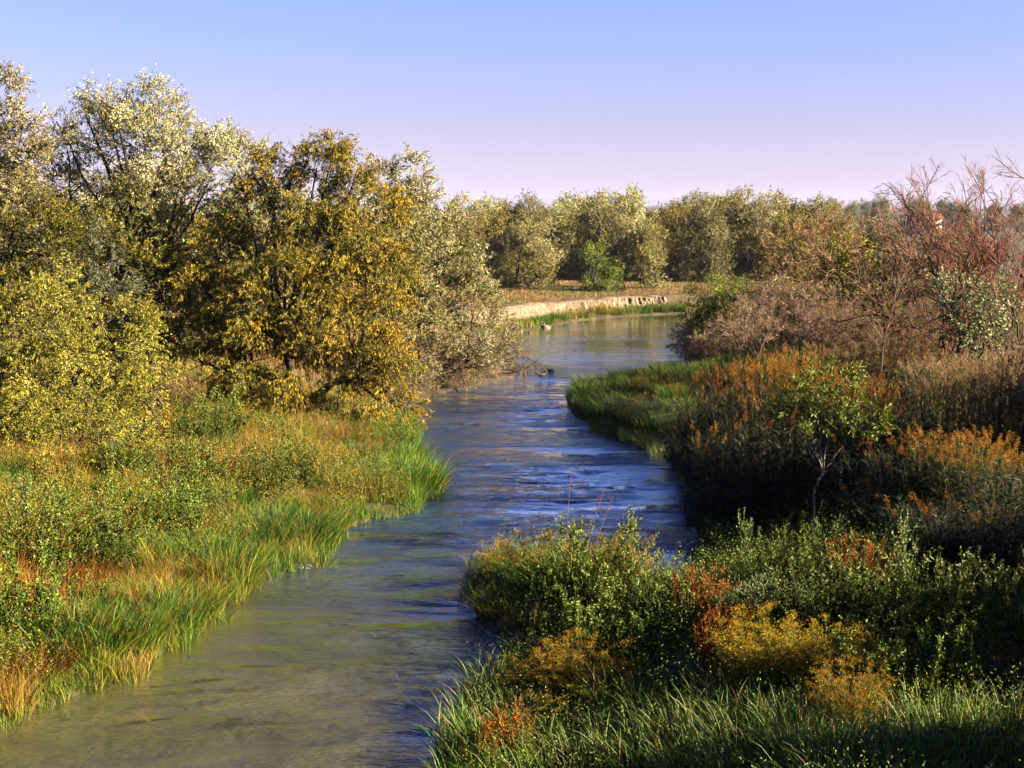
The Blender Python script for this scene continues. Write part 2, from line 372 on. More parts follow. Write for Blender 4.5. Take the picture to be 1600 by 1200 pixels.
B = LW([(520,240,1,.85,.75),(495,262,1,1.0,.6),(560,262,.5,.95,.7),(455,255,1.5,.9,.65),(425,290,1,1.1,.6),(480,310,0,1.3,.55),(550,310,0,1.2,.5),(590,330,.5,1.1,.6),(385,320,1,1.1,.55),(350,350,1,1.0,.5),
        (420,360,0,1.3,.5),(500,370,-1,1.4,.45),(570,390,-1,1.3,.55),(340,400,0,1.1,.55),(300,405,.5,.9,.6),(430,420,-1.5,1.3,.6),(520,440,-2,1.4,.6),(600,430,-1.5,1.2,.6),(320,450,-1,1.1,.65),(370,470,-2,1.2,.65),
        (450,480,-2.5,1.4,.65),(540,500,-3,1.4,.65),(615,490,-2.5,1.1,.65),(400,530,-3,1.2,.65),(340,520,-2.5,1.0,.6),(480,550,-3.5,1.4,.65),(570,560,-3.5,1.3,.7),(620,570,-3,1.0,.75),(350,585,-3.5,1.1,.7),(400,605,-4,.9,.65),
        (310,560,-2.5,.8,.6),(455,615,-4,.9,.6),(600,618,-3.5,.9,.75),(632,640,-3.5,.6,.75),(540,620,-3.5,.9,.6),(395,650,-4,.6,.5),(500,650,-3,.8,.35),(285,520,-1,.7,.5)], 57)
tree('olive_tree', 'large golden leaved tree hanging over the bank grass, its yellow sprays drooping beside the water', 'tree', W(470,660,56), B, P_GOLD, 14, trunks=3, rad=.2, leaf=(.13,.033), droop=-.40, upb=.15, dens=2.5, per=26, fork=.35)
Cc = LW([(600,290,0,1.2,.6),(640,268,0,.9,.8),(660,300,.5,.8,.8),(625,320,-.5,1.4,.5),(670,340,0,1.3,.65),(600,360,-1,1.5,.5),(655,380,-1,1.5,.5),(705,365,1,1.3,.6),(710,410,0,1.4,.5),(640,430,-1.5,1.5,.55),(690,450,-1,1.5,.5),(735,440,1,1.2,.55),(650,480,-2,1.4,.6)], 71)
tree('olive_tree', 'grey green tree behind the golden tree, its crown sloping down towards the far trees', 'tree', W(640,560,72), Cc, P_SILVER, 15, trunks=2, rad=.18, leaf=(.16,.038), dens=1.6, per=24)
C2 = LW([(690,500,0,1.4,.65),(740,490,1,1.3,.65),(655,540,-1.5,1.3,.6),(710,545,-.5,1.4,.6),(765,515,1,1.1,.55),(790,540,1,.9,.45),(650,585,-2.5,1.1,.55),(610,540,-3,1.2,.6),(745,570,0,.9,.5)], 72)
tree('olive_tree', 'low pale feathery tree leaning out over the dead twigs at the river bend', 'tree', W(690,600,74), C2, P_SILVER, 16, trunks=2, rad=.12, leaf=(.15,.034), dens=1.4, fork=.2)
E = LW([(25,500,0,1.3,.6),(90,480,0,1.3,.6),(150,500,0,1.2,.65),(200,520,.5,1.1,.65),(235,555,.5,.8,.7),(60,560,-1,1.4,.6),(130,570,-1,1.4,.6),(190,590,-.5,1.2,.65),(10,610,-1.5,1.3,.55),(80,640,-2,1.3,.55),(150,650,-2,1.2,.5),(205,640,-1,1.0,.55),(20,690,-2.5,1.2,.5),(90,705,-3,1.1,.5),(160,700,-3,1.0,.5),(-40,560,0,1.4,.5),(-30,650,-1,1.4,.5),(20,715,-7,1.0,.45),(85,728,-7.5,.95,.5),(150,718,-7,.9,.5),(200,695,-5.5,.85,.55),(-30,705,-6.5,1.1,.45),(50,680,-5,1.1,.5),(130,680,-5,1.1,.5),(235,610,-.5,.8,.6),(228,665,-2.5,.7,.55)], 47)
tree('olive_tree', 'low spreading yellow green tree in the left thicket, its boughs touching the meadow', 'tree', W(110,700,46), E, P_OLIVE, 17, trunks=4, rad=.12, leaf=(.105,.028), droop=-.28, fork=.2, dens=1.9, per=28)
E2 = LW([(150,395,0,.7,.45),(135,430,0,.9,.4),(175,440,0,.9,.35),(200,470,.5,.9,.3),(120,460,0,.8,.35)], 50)
tree('willow_shrub', 'slender grey green willow top rising between the dark tree and the low thicket', 'shrub', W(150,620,50), E2, [(.09,.10,.04),(.18,.19,.09),(.28,.28,.16)], 18, trunks=2, rad=.07, leaf=(.16,.035), dens=.8, upb=.6)
# --- far bank, generic trees with their own spread of crown
def proto_far(seed, kind, hgt, wid, pals, leaf, nl, low=.2, dens=.7, upb=.35, trunks=2):
    r = rng(seed); lobes = []
    for i in range(nl):
        a = r.random()*6.283; zz = r.uniform(low, 1); q_ = math.sqrt(max(.05, 1-((zz-.45)/.62)**2))*r.uniform(.35, 1)
        rr = r.uniform(.11,.17)*hgt
        lobes.append((math.cos(a)*q_*wid/2*.8, math.sin(a)*q_*wid/2*.8, zz*hgt-rr*.7, rr, r.normal(.5,.15)))
    t = thing('olive_tree', 'x', kind, (0,0,0))
    g, tw = crown_geo(r, lobes, pals, dens=dens, leaf=leaf, spray=1.0, upb=upb, twigs=False, per=16)
    limbs_geo(r, (0,0,0), lobes, trunks, .16, BARKD, .3, 3).build('trunk', M['bark'], t, None, True)
    g.build('crown', M['leaf'], t)
    return t
protos = [proto_far(31, 'tree', 9.5, 8.5, P_FAR, (.26,.07), 26, .1, dens=.8), proto_far(32, 'tree', 9, 7, P_FAR, (.25,.065), 22, .05, dens=.8, upb=.6),
          proto_far(33, 'tree', 10, 9, [(.18,.16,.05),(.38,.34,.13),(.62,.57,.29)], (.26,.07), 28, .1, dens=.8), proto_far(34, 'tree', 8, 8, [(.20,.15,.04),(.38,.29,.08),(.55,.45,.18)], (.26,.07), 20, .0, dens=.8)]
shrubp = proto_far(35, 'shrub', 4, 4.5, [(.06,.09,.01),(.16,.20,.025),(.32,.34,.07)], (.14,.055), 16, 0, dens=3.0)
shrubp.name = 'green_shrub'
used = set()
def put(p, px, Y, h, hp, label, rot, wsc=1.0, group=None):
    x = (px-800)/F*Y*1.0; z = gz(x, Y)-.1; s = h/hp
    if id(p) in used:
        o = dup(p, (x, Y, z), rot, (s*wsc, s*wsc, s), label, group)
    else:
        used.add(id(p)); o = p; o.location = (x, Y, z); o.rotation_euler = (0,0,rot); o.scale = (s*wsc, s*wsc, s); o['label'] = label
        if group: o['group'] = group
    return o
FT = [  # proto, px, Y, height, label
 (1,718,150,8.6,'silvery tree at the left end of the far row'),
 (3,762,158,9.6,'brownish tree second from the left in the far row'),
 (2,812,160,11.0,'tall pointed tree above the rounded pale tree in the far row'),
 (0,838,146,8.2,'rounded pale tree at the front of the far field, left of the green shrub'),
 (1,880,170,10.4,'grey tree whose top shows behind the rounded pale tree'),
 (2,935,166,11.3,'tall tree standing directly behind the green shrub of the far field'),
 (0,985,172,12.3,'bright topped tree, highest of the far row near its middle'),
 (1,1010,145,7.6,'pale silver tree beside the right end of the clay cliff'),
 (3,1045,165,10.5,'brown green tree in the middle of the far row'),
 (2,1090,160,10.9,'dark bottomed tree right of the middle of the far row'),
 (1,1130,172,11.6,'grey green tree second behind the bright green clump'),
 (0,1180,168,12.0,'tall pointed olive tree above the beige reeds'),
 (3,1225,160,9.8,'brown tinged tree behind the bare grey shrubs'),
 (2,1268,170,10.6,'broad tree near the right end of the far row'),
 (1,1310,165,9.0,'low grey green tree at the right end of the far row'),
 (2,1376,150,8.6,'dark green round topped tree standing apart under the blue hill'),
 (3,700,165,9.0,'brown tree mostly hidden behind the left bank trees'),
 (2,775,148,6.6,'low bushy tree with dark hollows at the left of the far field'),
]
for k,(pi,px,Y,h,lab) in enumerate(FT):
    put(protos[pi], px, Y, h*.84, [9.5,9,10,8][pi], lab, k*1.7, [1.0,1.05,.95,1.1][k % 4])
for k,(px,Y) in enumerate([(740,182),(790,188),(850,184),(905,190),(960,186),(1020,190),(1070,184),(1110,192),(1150,186),(1205,190),(1250,184),(1290,190)]):
    put(protos[(k*3)%4], px, Y, 9.6+.8*math.sin(k*2.2), [9.5,9,10,8][(k*3)%4], 'tree of the second row, mostly hidden behind the far row', k*2.9, 1.15, 'second row of trees beyond the far field')
for k,(px,Y,h,lab) in enumerate([(60,84,10,'shaded tree behind the pale crowns at the left edge'),(240,86,10,'shaded tree behind the tallest silver tree'),(380,84,9.5,'shaded tree behind the left shoulder of the golden tree'),(500,90,9,'shaded tree hidden behind the golden tree'),(600,98,9,'shaded tree behind the grey green sloping crown'),(150,74,8.5,'shaded tree in the depth of the left thicket'),(320,74,8,'shaded tree in the dark gap beside the golden tree')]):
    put(protos[k%4], px, Y, h, [9.5,9,10,8][k%4], lab, k*2.3, 1.1)
put(shrubp, 936, 140, 4.6, 4, 'rounded green shrub on the far field in front of the olive trees', 0, 1.0)
put(shrubp, 1152, 94, 4.0, 4, 'bright green shrub on the right bank above the water bend', 1.2, 1.15)
put(shrubp, 1108, 96, 3.8, 4, 'smaller green shrub leaning over the bend beside the bright green one', 2.2, 1.1)
put(shrubp, 1440, 80, 6.0, 4, 'green shrub below the drooping bare boughs', 3.3, 1.0)
# --- more generic shrubs with own colours on the right bank
S1 = LW([(1290,398,0,1.1,.5),(1325,400,0,1.2,.6),(1350,412,0,.9,.8),(1310,425,-.5,1.1,.75),(1340,430,-.5,1.0,.8),(1365,400,0,.9,.7),(1280,425,0,.9,.4)], 82)
tree('yellow_shrub', 'yellow green shrub glowing behind the dry reeds of the right bank', 'shrub', W(1320,500,88), S1, [(.14,.20,.01),(.34,.34,.012),(.58,.48,.02)], 41, trunks=2, rad=.06, leaf=(.14,.07), dens=.9)
S2 = LW([(1500,465,0,.75,.7),(1540,470,0,.75,.75),(1475,495,0,.6,.6),(1515,505,-.5,.8,.5),(1560,500,0,.6,.6),(1540,530,-.4,.7,.4)], 46)
tree('silver_shrub', 'silver leaved shrub standing above the orange reeds at the right', 'shrub', W(1520,620,46), S2, [(.12,.13,.05),(.29,.29,.13),(.52,.50,.28)], 42, trunks=2, rad=.06, leaf=(.12,.045), dens=1.2, upb=.6)
S3 = LW([(1270,470,0,.9,.5),(1230,460,.5,.8,.5),(1300,490,-.5,.9,.4)], 80)
tree('grey_shrub', 'small pale green shrub among the dry reeds, left of the thin upright pole tree', 'shrub', W(1265,530,80), S3, P_FAR, 43, trunks=2, rad=.05, leaf=(.14,.05), dens=.9, upb=.6)
# ------------------------------------------------------------------ bare branching plants
def bare(name, label, cat, base, seed, hgt, n0=5, spread=.5, levels=3, dirs=None, col=P_TWIG, rad=.07, curl=.12, grav=.02, nch=(7,7,6), ratio=.5, group=None, lens=None, tw=.006, part='branches'):
    r = rng(seed); base = np.array(base, float); base[2] = gz(base[0], base[1]); t = thing(name, label, cat, base, group)
    if dirs is None:
        a = r.random(n0)*6.283; dirs = np.stack([np.cos(a)*spread*r.uniform(.3,1,n0), np.sin(a)*spread*r.uniform(.3,1,n0), np.ones(n0)], 1)
    else: dirs = np.array(dirs, float); n0 = len(dirs)
    L = hgt*r.uniform(.75,1.05,n0) if lens is None else np.array(lens)
    P = paths(r, np.repeat([base-[0,0,.1]], n0, 0)+r.normal(size=(n0,3))*[.12,.12,0], dirs, L, 9, curl, grav)
    g = Geo(); rr = rad*L/L.max()
    g.add(*tubes(P, rr[:,None]*np.linspace(1,.25,9)[None], 5, pal(r, n0, col[:2])))
    for lv in range(levels):
        B = len(P); k = nch[lv]; bi = np.repeat(np.arange(B), k); m = len(bi)
        t_ = r.uniform(.3 if lv == 0 else .12, .98, m); o_, d_ = on_path(P[bi], t_)
        d = unit(d_+unit(r.normal(size=(m,3)))*r.uniform(.5,1.0,(m,1)))
        L = L[bi]*ratio*r.uniform(.55,1.1,m)*(1.15-.5*t_); n = 6 if lv < 2 else 4
        P = paths(r, o_, d, L, n, curl*1.4, grav); rr = np.maximum(rr[bi]*.42, tw)
        g.add(*tubes(P, rr[:,None]*np.linspace(1,.45,n)[None], 4 if lv == 0 else 3, pal(r, m, col, None if lv else r.random(m)*.5)))
    g.build(part, M['bark'], t, base, True)
    return t
RED = [(.12,.045,.03),(.30,.09,.05),(.42,.17,.09)]
bare('bare_tree', 'leafless red twigged tree, the left of the tall ones against the sky', 'tree', W(1508,600,62), 51, 10, curl=.09, col=[(.10,.06,.045),(.34,.16,.10),(.60,.28,.17)], rad=.065, dirs=[(-.20,0,1),(.06,.1,1),(-.10,.2,1),(-.42,-.1,1)], lens=[9.2,8.6,8.6,7.6], nch=(11,8,6), tw=.009)
bare('bare_tree', 'leafless tree with arching black trunk in the middle of the tall bare ones', 'tree', W(1565,600,60), 52, 9.5, curl=.09, col=[(.09,.06,.045),(.32,.16,.10),(.58,.29,.18)], rad=.065, dirs=[(.15,0,1),(-.35,.1,1),(.4,.1,1)], lens=[8.7,7.9,7.6], nch=(11,8,6), tw=.009)
bare('bare_tree', 'leafless tree cut by the right edge of the photo', 'tree', W(1608,600,58), 53, 10, curl=.09, col=[(.10,.07,.05),(.42,.22,.14),(.7,.36,.22)], rad=.065, dirs=[(.1,0,1),(-.2,.1,1),(-.4,0,1)], lens=[8.8,8,7.0], nch=(11,8,6), tw=.009)
bare('bare_tree', 'dark leafless boughs drooping left below the tall bare trees', 'tree', W(1525,560,64), 54, 6.5, col=[(.07,.05,.035),(.16,.10,.07),(.30,.2,.13)], rad=.075, dirs=[(-.9,0,1),(-.6,.1,1),(-.7,-.2,1),(-.4,.2,1),(.3,0,1)], lens=[6,5.2,5.6,4.6,4.6], grav=-.11, nch=(9,7,5), tw=.009)
bare('bare_tree', 'peach coloured leafless tree fanning out under the blue hill', 'tree', W(1372,520,78), 55, 7.6, n0=7, spread=.35, col=[(.16,.10,.07),(.40,.24,.15),(.55,.34,.2)], rad=.08, nch=(10,8,5), tw=.014)
bare('bare_tree', 'orange brown leafless tree rising left of the yellow green shrub', 'tree', W(1265,480,98), 56, 7.8, n0=6, spread=.3, col=[(.16,.09,.05),(.40,.20,.10),(.52,.28,.15)], rad=.08, nch=(10,8,5), tw=.016)
bare('bare_tree', 'thin straight grey pole tree in front of the dry reeds', 'tree', W(1372,560,56), 57, 5.5, dirs=[(.02,0,1)], lens=[5.6], col=[(.13,.10,.08),(.3,.2,.15),(.4,.28,.2)], rad=.045, nch=(14,6,4), ratio=.3, tw=.008)
for k,(px,py,Y,h,lab) in enumerate([
 (1080,560,83,3.4,'purple brown twiggy shrub at the water bend, nearest the river'),
 (1120,560,78,3.8,'purple brown twiggy shrub second from the water bend'),
 (1165,545,84,3.9,'pinkish bare shrub behind the first two at the bend'),
 (1180,560,70,4.0,'brown bare shrub behind the orange topped reeds, on their left'),
 (1235,560,74,4.6,'bare shrub with long dark leaning limbs in the centre of the right bank brush'),
 (1290,560,68,4.3,'bare pinkish shrub left of the grey pole tree'),
 (1340,560,66,4.0,'bare reddish shrub just behind the grey pole tree foot'),
 (1210,540,92,4.3,'faint pink shrub farther back, below the orange brown tree'),
 (1430,560,62,4.2,'rosy bare shrub left of the silver leaved shrub'),
 (1590,560,56,4.2,'rosy bare shrub at the right edge above the silver leaved shrub')]):
    bare('bare_shrub', lab, 'shrub', W(px,py,Y), 60+k, h*.74, n0=11, spread=1.0, col=[(.15,.095,.065),(.38,.25,.16),(.62,.46,.31)] if k != 8 else RED, rad=.045, curl=.16, grav=-.02 if k % 2 else -.06, nch=(10,9,6), tw=.009, ratio=.5)
bare('red_shrub', 'dense dark red leafless shrub below the tall bare trees beside the far house', 'shrub', W(1500,470,110), 75, 5.6, n0=16, spread=.45, col=[(.14,.025,.015),(.36,.06,.03),(.5,.12,.05)], rad=.06, nch=(10,8,6), tw=.02)
# dead twigs at the left bend
for k,(px,py,Y,h,dx,lab) in enumerate([
 (800,585,77,2.6,.3,'bleached dead brush at the river bend, its twigs closest to the ducks'),
 (745,598,75,3.0,.5,'bleached dead brush in the middle of the bend under the pale tree'),
 (690,612,71,2.6,.5,'bleached dead brush where the golden tree meets the bend'),
 (655,632,66,2.2,.6,'small bleached dead brush trailing in the water beside the golden tree')]):
    p = G(px,py); bare('dead_brush', lab, 'brush', (p[0]-.9,p[1]+.8,0), 80+k, h*1.15, n0=22, spread=1.3, col=[(.16,.10,.06),(.38,.27,.17),(.58,.44,.28)], rad=.035, curl=.2, grav=-.10, nch=(8,7,5), tw=.010)
bare('dead_limb', 'long dark dead limbs reaching out of the brush above the pool', 'branch', W(770,560,78), 86, 4.5, dirs=[(.75,0,.85),(1.0,-.1,.35),(.5,.1,.9)], lens=[3.0,2.7,2.2], col=[(.05,.035,.03),(.12,.08,.06),(.3,.2,.13)], rad=.05, nch=(4,4,3), ratio=.35, tw=.01)
# branches visible inside the big left tree
bare('dead_limb', 'bare brown limbs slanting up through the gap beside the golden tree', 'branch', W(185,480,55), 87, 5, dirs=[(.75,0,.8),(.6,0,.95),(.9,.1,.6),(.45,-.1,1)], lens=[5.5,5,4.2,4.5], col=[(.14,.09,.06),(.30,.20,.13),(.42,.30,.2)], rad=.07, nch=(8,5,4), ratio=.4, tw=.010)
# the forked sapling standing in the black shade
def sapling():
    r = rng(90); Y = 35.8; b = W(1272,792,Y); b[2] = min(b[2], gz(b[0], b[1])); t = thing('sapling', 'pale forked sapling standing in the black shade below the orange reeds', 'tree', b)
    f1 = W(1286,738,Y); f2 = W(1268,705,Y)
    def pth(*pp): 
        pp = np.array(pp); s = np.linspace(0, len(pp)-1, 12); i = np.minimum(s.astype(int), len(pp)-2); f = (s-i)[:,None]; return pp[i]*(1-f)+pp[i+1]*f
    lines = [(pth(b, W(1272,765,Y), f1), .035,.028), (pth(f1, W(1278,715,Y), f2, W(1255,685,Y), W(1243,668,Y)), .02,.008), (pth(f1, W(1290,700,Y), W(1298,670,Y), W(1310,650,Y)), .022,.007), (pth(f1, W(1282,700,Y), W(1280,665,Y), W(1276,640,Y)), .018,.006), (pth(f1, W(1300,720,Y), W(1320,690,Y), W(1345,665,Y)), .015,.005), (pth(f2, W(1262,680,Y), W(1266,650,Y)), .012,.005)]
    g = Geo()
    for P, a, c in lines: g.add(*tubes(P[None]+r.normal(size=P.shape)[None]*.008, np.linspace(a,c,12)[None], 6, np.array([(.30,.27,.22)])))
    g.build('trunk', M['bark'], t, b, True)
    lob = LW([(1240,655,0,.5,.5),(1262,622,.3,.55,.6),(1300,605,.4,.6,.6),(1340,620,.3,.55,.7),(1362,650,0,.45,.8),(1300,655,-.2,.55,.5),(1330,675,-.2,.4,.6)], Y)
    g, _ = crown_geo(r, lob, [(.05,.09,.01),(.13,.19,.02),(.27,.33,.05)], dens=2.2, leaf=(.13,.03), spray=.4, droop=-.1)
    g.build('crown', M['leaf'], t, b)
sapling()
# ------------------------------------------------------------------ reeds
def reed_proto(seed, n, rad, h, leafpal, plumepal, plume=.8, stempal=[(.07,.06,.02),(.16,.13,.05)], wide=.035, pl=(.30,.10)):
    r = rng(seed); t = thing('reed_clump', 'x', 'reeds', (0,0,0))
    a = r.random(n)*6.283; q_ = np.sqrt(r.random(n))*rad; b = np.stack([np.cos(a)*q_, np.sin(a)*q_, np.full(n,-.1)], 1)
    d = np.stack([np.cos(a)*.10*q_/rad, np.sin(a)*.10*q_/rad, np.ones(n)], 1)+r.normal(size=(n,3))*.06
    P = paths(r, b, d, h*r.uniform(.75,1.05,n), 7, .03, 0)
    g = Geo(); g.add(*tubes(P, np.linspace(.009,.004,7)[None].repeat(n,0), 3, pal(r, n, stempal))); g.build('stems', M['bark'], t)
    k = 15; m = n*k; bi = np.repeat(np.arange(n), k); p, dd = on_path(P[bi], r.uniform(.12,.97,m))
    ax_ = r.random(m)*6.283; out = np.stack([np.cos(ax_), np.sin(ax_), r.uniform(.2,1.0,m)], 1)
    g = Geo(); Ln = r.uniform(.3,.6,m); lean = unit(out)[:,:2]*Ln[:,None]*.8
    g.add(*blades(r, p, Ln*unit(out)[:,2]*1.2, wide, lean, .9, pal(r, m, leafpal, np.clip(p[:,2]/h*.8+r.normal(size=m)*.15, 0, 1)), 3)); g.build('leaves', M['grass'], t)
    mk_ = r.random(n) < plume; Q = P[mk_]; n2 = len(Q); k = 60; m = n2*k; bi = np.repeat(np.arange(n2), k)
    tip = Q[:,-1]; dr = unit(Q[:,-1]-Q[:,-2]+np.stack([np.full(n2,-.25),np.zeros(n2),np.zeros(n2)],1)*r.uniform(.2,1,(n2,1)))
    tpos = r.random(m); prof = np.sin(np.clip(tpos*1.05+.08,0,1)*math.pi)**.7
    pp = tip[bi]+dr[bi]*(tpos*pl[0]*1.2)[:,None]+r.normal(size=(m,3))*(pl[1]*.32*prof)[:,None]
    ld = unit(dr[bi]+r.normal(size=(m,3))*.5+np.array([0,0,-.25])); s = unit(np.cross(ld, r.normal(size=(m,3))))
    g = Geo(); g.add(*leaves(pp, ld, s, r.uniform(.04,.09,m), .014, pal(r, m, plumepal))); g.build('plumes', M['plume'], t)
    return t
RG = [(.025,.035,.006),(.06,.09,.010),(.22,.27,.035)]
reeds = [reed_proto(101, 130, .9, 3.7, RG, [(.30,.12,.03),(.50,.23,.06),(.62,.36,.14)]),
         reed_proto(102, 120, .9, 3.6, [(.12,.09,.03),(.28,.20,.07),(.45,.32,.12)], [(.42,.26,.12),(.56,.38,.2),(.66,.50,.32)], wide=.03),
         reed_proto(103, 90, .8, 2.2, [(.10,.08,.03),(.26,.19,.06),(.46,.34,.12)], [(.45,.25,.10),(.6,.40,.2),(.7,.52,.3)], plume=.5, wide=.02, pl=(.2,.05)),
         reed_proto(104, 150, 1.0, 3.6, [(.010,.016,.003),(.022,.034,.005),(.07,.09,.012)], [(.30,.14,.04),(.45,.24,.08)], plume=.16, wide=.045, stempal=[(.02,.018,.007),(.05,.042,.018)])]  # last one for shaded clumps: shade painted into leaf and stem colours
def place(p, x, y, h, hp, label, rot, group=None, wsc=1.0):
    z = gz(x, y); s = h/hp
    if id(p) in used: return dup(p, (x,y,z), rot, (wsc,wsc,s), label, group)
    used.add(id(p)); p.location = (x,y,z); p.rotation_euler = (0,0,rot); p.scale = (wsc,wsc,s); p['label'] = label
    if group: p['group'] = group
    return p
RC = [ # proto, px, top py, Y, label
 (0,1195,562,42,'orange plumed reed clump at the left end of the lit reeds above the black shade'),
 (0,1238,548,43,'tallest orange plumed reed clump above the sapling, left of centre'),
 (0,1285,568,42,'orange plumed reed clump directly above the pale forked sapling'),
 (0,1330,588,41,'orange plumed reed clump right of the sapling crown'),
 (0,1360,605,40,'orange plumed reed clump at the right end of the lit group over the sapling'),
 (3,1150,590,45,'low orange reed clump half lost in shade beside the purple twigs'),
 (3,1120,610,46,'dark reed clump standing at the shaded water edge'),
 (3,1210,640,38,'unlit reed clump in the black shade, left of the sapling'),
 (3,1150,665,40,'unlit reed clump in the black shade next to the water'),
 (3,1340,680,36.5,'unlit reed clump in the black shade, right of the sapling'),
 (3,1400,640,39,'dark reed clump between the sapling group and the straw coloured reeds'),
 (3,1415,560,47,'dark leafy reed clump left of the straw coloured reeds'),
 (1,1480,560,41,'straw coloured reed clump below the silver leaved shrub'),
 (1,1530,556,42,'straw coloured reed clump, tall, right of the silver leaved shrub'),
 (1,1580,550,40,'straw coloured reed clump at the right edge of the photo'),
 (1,1600,585,37,'straw coloured reed clump cut by the right edge, in front of the others'),
 (1,1545,600,37,'yellowing reed clump in the middle of the right hand reeds'),
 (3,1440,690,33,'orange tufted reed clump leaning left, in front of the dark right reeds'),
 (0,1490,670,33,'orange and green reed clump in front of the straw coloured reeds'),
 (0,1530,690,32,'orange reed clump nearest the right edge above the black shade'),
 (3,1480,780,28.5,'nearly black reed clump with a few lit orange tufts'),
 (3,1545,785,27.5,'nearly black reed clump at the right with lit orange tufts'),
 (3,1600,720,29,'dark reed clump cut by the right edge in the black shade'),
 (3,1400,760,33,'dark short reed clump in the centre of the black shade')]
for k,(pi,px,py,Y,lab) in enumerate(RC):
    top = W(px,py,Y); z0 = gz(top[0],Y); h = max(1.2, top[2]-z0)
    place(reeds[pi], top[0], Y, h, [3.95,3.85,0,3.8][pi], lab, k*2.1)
for k,(px,py,Y,lab) in enumerate([(1125,632,50,'dark reed clump on the shaded bank, directly behind the green point'),(1165,612,50,'dark reed clump behind the left end of the orange plumed ones'),(1210,600,49,'dark leafy reed clump hidden behind the orange plumed ones'),(1105,668,47,'dark low reed clump where the green point meets the black shade'),(1260,600,48.5,'dark leafy reed clump behind the sapling'),(1125,700,43,'dark low reed clump at the water in the black shade'),(1130,755,39.5,'lowest dark reed clump beside the bright inlet'),(985,648,59,'shade-coloured low reed clump added under the left part of the green point'),(1030,655,57,'shade-coloured low reed clump added under the middle of the green point'),(1070,660,54,'shade-coloured low reed clump added under the right part of the green point'),(1085,690,50,'shade-coloured low reed clump added at the water below the green point')]):
    top = W(px,py,Y); h = max(1.2, top[2]-gz(top[0],Y)); place(reeds[3], top[0], Y, h, 3.8, lab, k*1.7)  # low clumps under the green point are added as its dark shaded face
RF = [(1190,445,97),(1225,440,95),(1262,445,92),(1300,440,94),(1340,445,90),(1290,470,76),(1330,480,72),(1385,450,84),(1420,465,70),(1460,440,80),(1500,430,78),(1180,470,86),(1240,480,80),(1550,440,76),(1370,490,66),(1590,470,66),(1400,510,58),(1340,520,60),(1300,540,58)]
for k,(px,py,Y) in enumerate(RF):
    top = W(px,py,Y); h = max(2.0, min(5, top[2]-gz(top[0],Y)))
    place(reeds[1], top[0], Y, h, 3.85, 'pale straw reed clump among the bare shrubs of the right bank', k*1.3, 'pale dry reed clumps behind the bare shrubs', 1.5)
for k,(px,py,Y,h,lab) in enumerate([(268,640,52,2.0,'tall dry tan grass in the dark gap between the thicket and golden tree'),(290,648,51,1.5,'shorter dry tan grass on the right side of the dark gap'),(250,655,50,1.8,'dry tan grass on the left side of the dark gap')]):
    p = W(px,py,Y); place(reeds[2], p[0], Y, h, 2.3, lab, k)
def stalk(px0, py0, px1, py1, Y, lab, seed):
    r = rng(seed); a = W(px0,py0,Y); b = W(px1,py1,Y); t = thing('reed_stalk', lab, 'grass stalk', a)
    P = bez(a, a*.5+b*.5+np.array([-.05,0,.08]), b, 10); g = Geo(); g.add(*tubes(P[None], np.linspace(.006,.003,10)[None], 4, np.array([(.40,.28,.14)]))); g.build('stem', M['bark'], t, a)
    n = 160; tt_ = r.random(n); p, d = on_path(np.repeat(P[None],n,0), .72+.28*tt_); p = p+r.normal(size=(n,3))*.012
    ld = unit(d+r.normal(size=(n,3))*.35); g = Geo(); g.add(*leaves(p, ld, unit(np.cross(ld, r.normal(size=(n,3)))), .04, .009, pal(r, n, [(.35,.12,.08),(.5,.25,.14)]))); g.build('seed_head', M['plume'], t, a)
stalk(884,880,894,735,32.5,'tallest seed stalk rising above the little point in front of the water',1)
stalk(925,880,957,776,32,'leaning dark seed stalk right of the tallest one',2)
stalk(912,885,942,768,32.3,'thin seed stalk between the tallest and the leaning one',3)
stalk(835,1010,838,945,27.5,'thin reddish seed stalk beside the white water at the near bank',4)
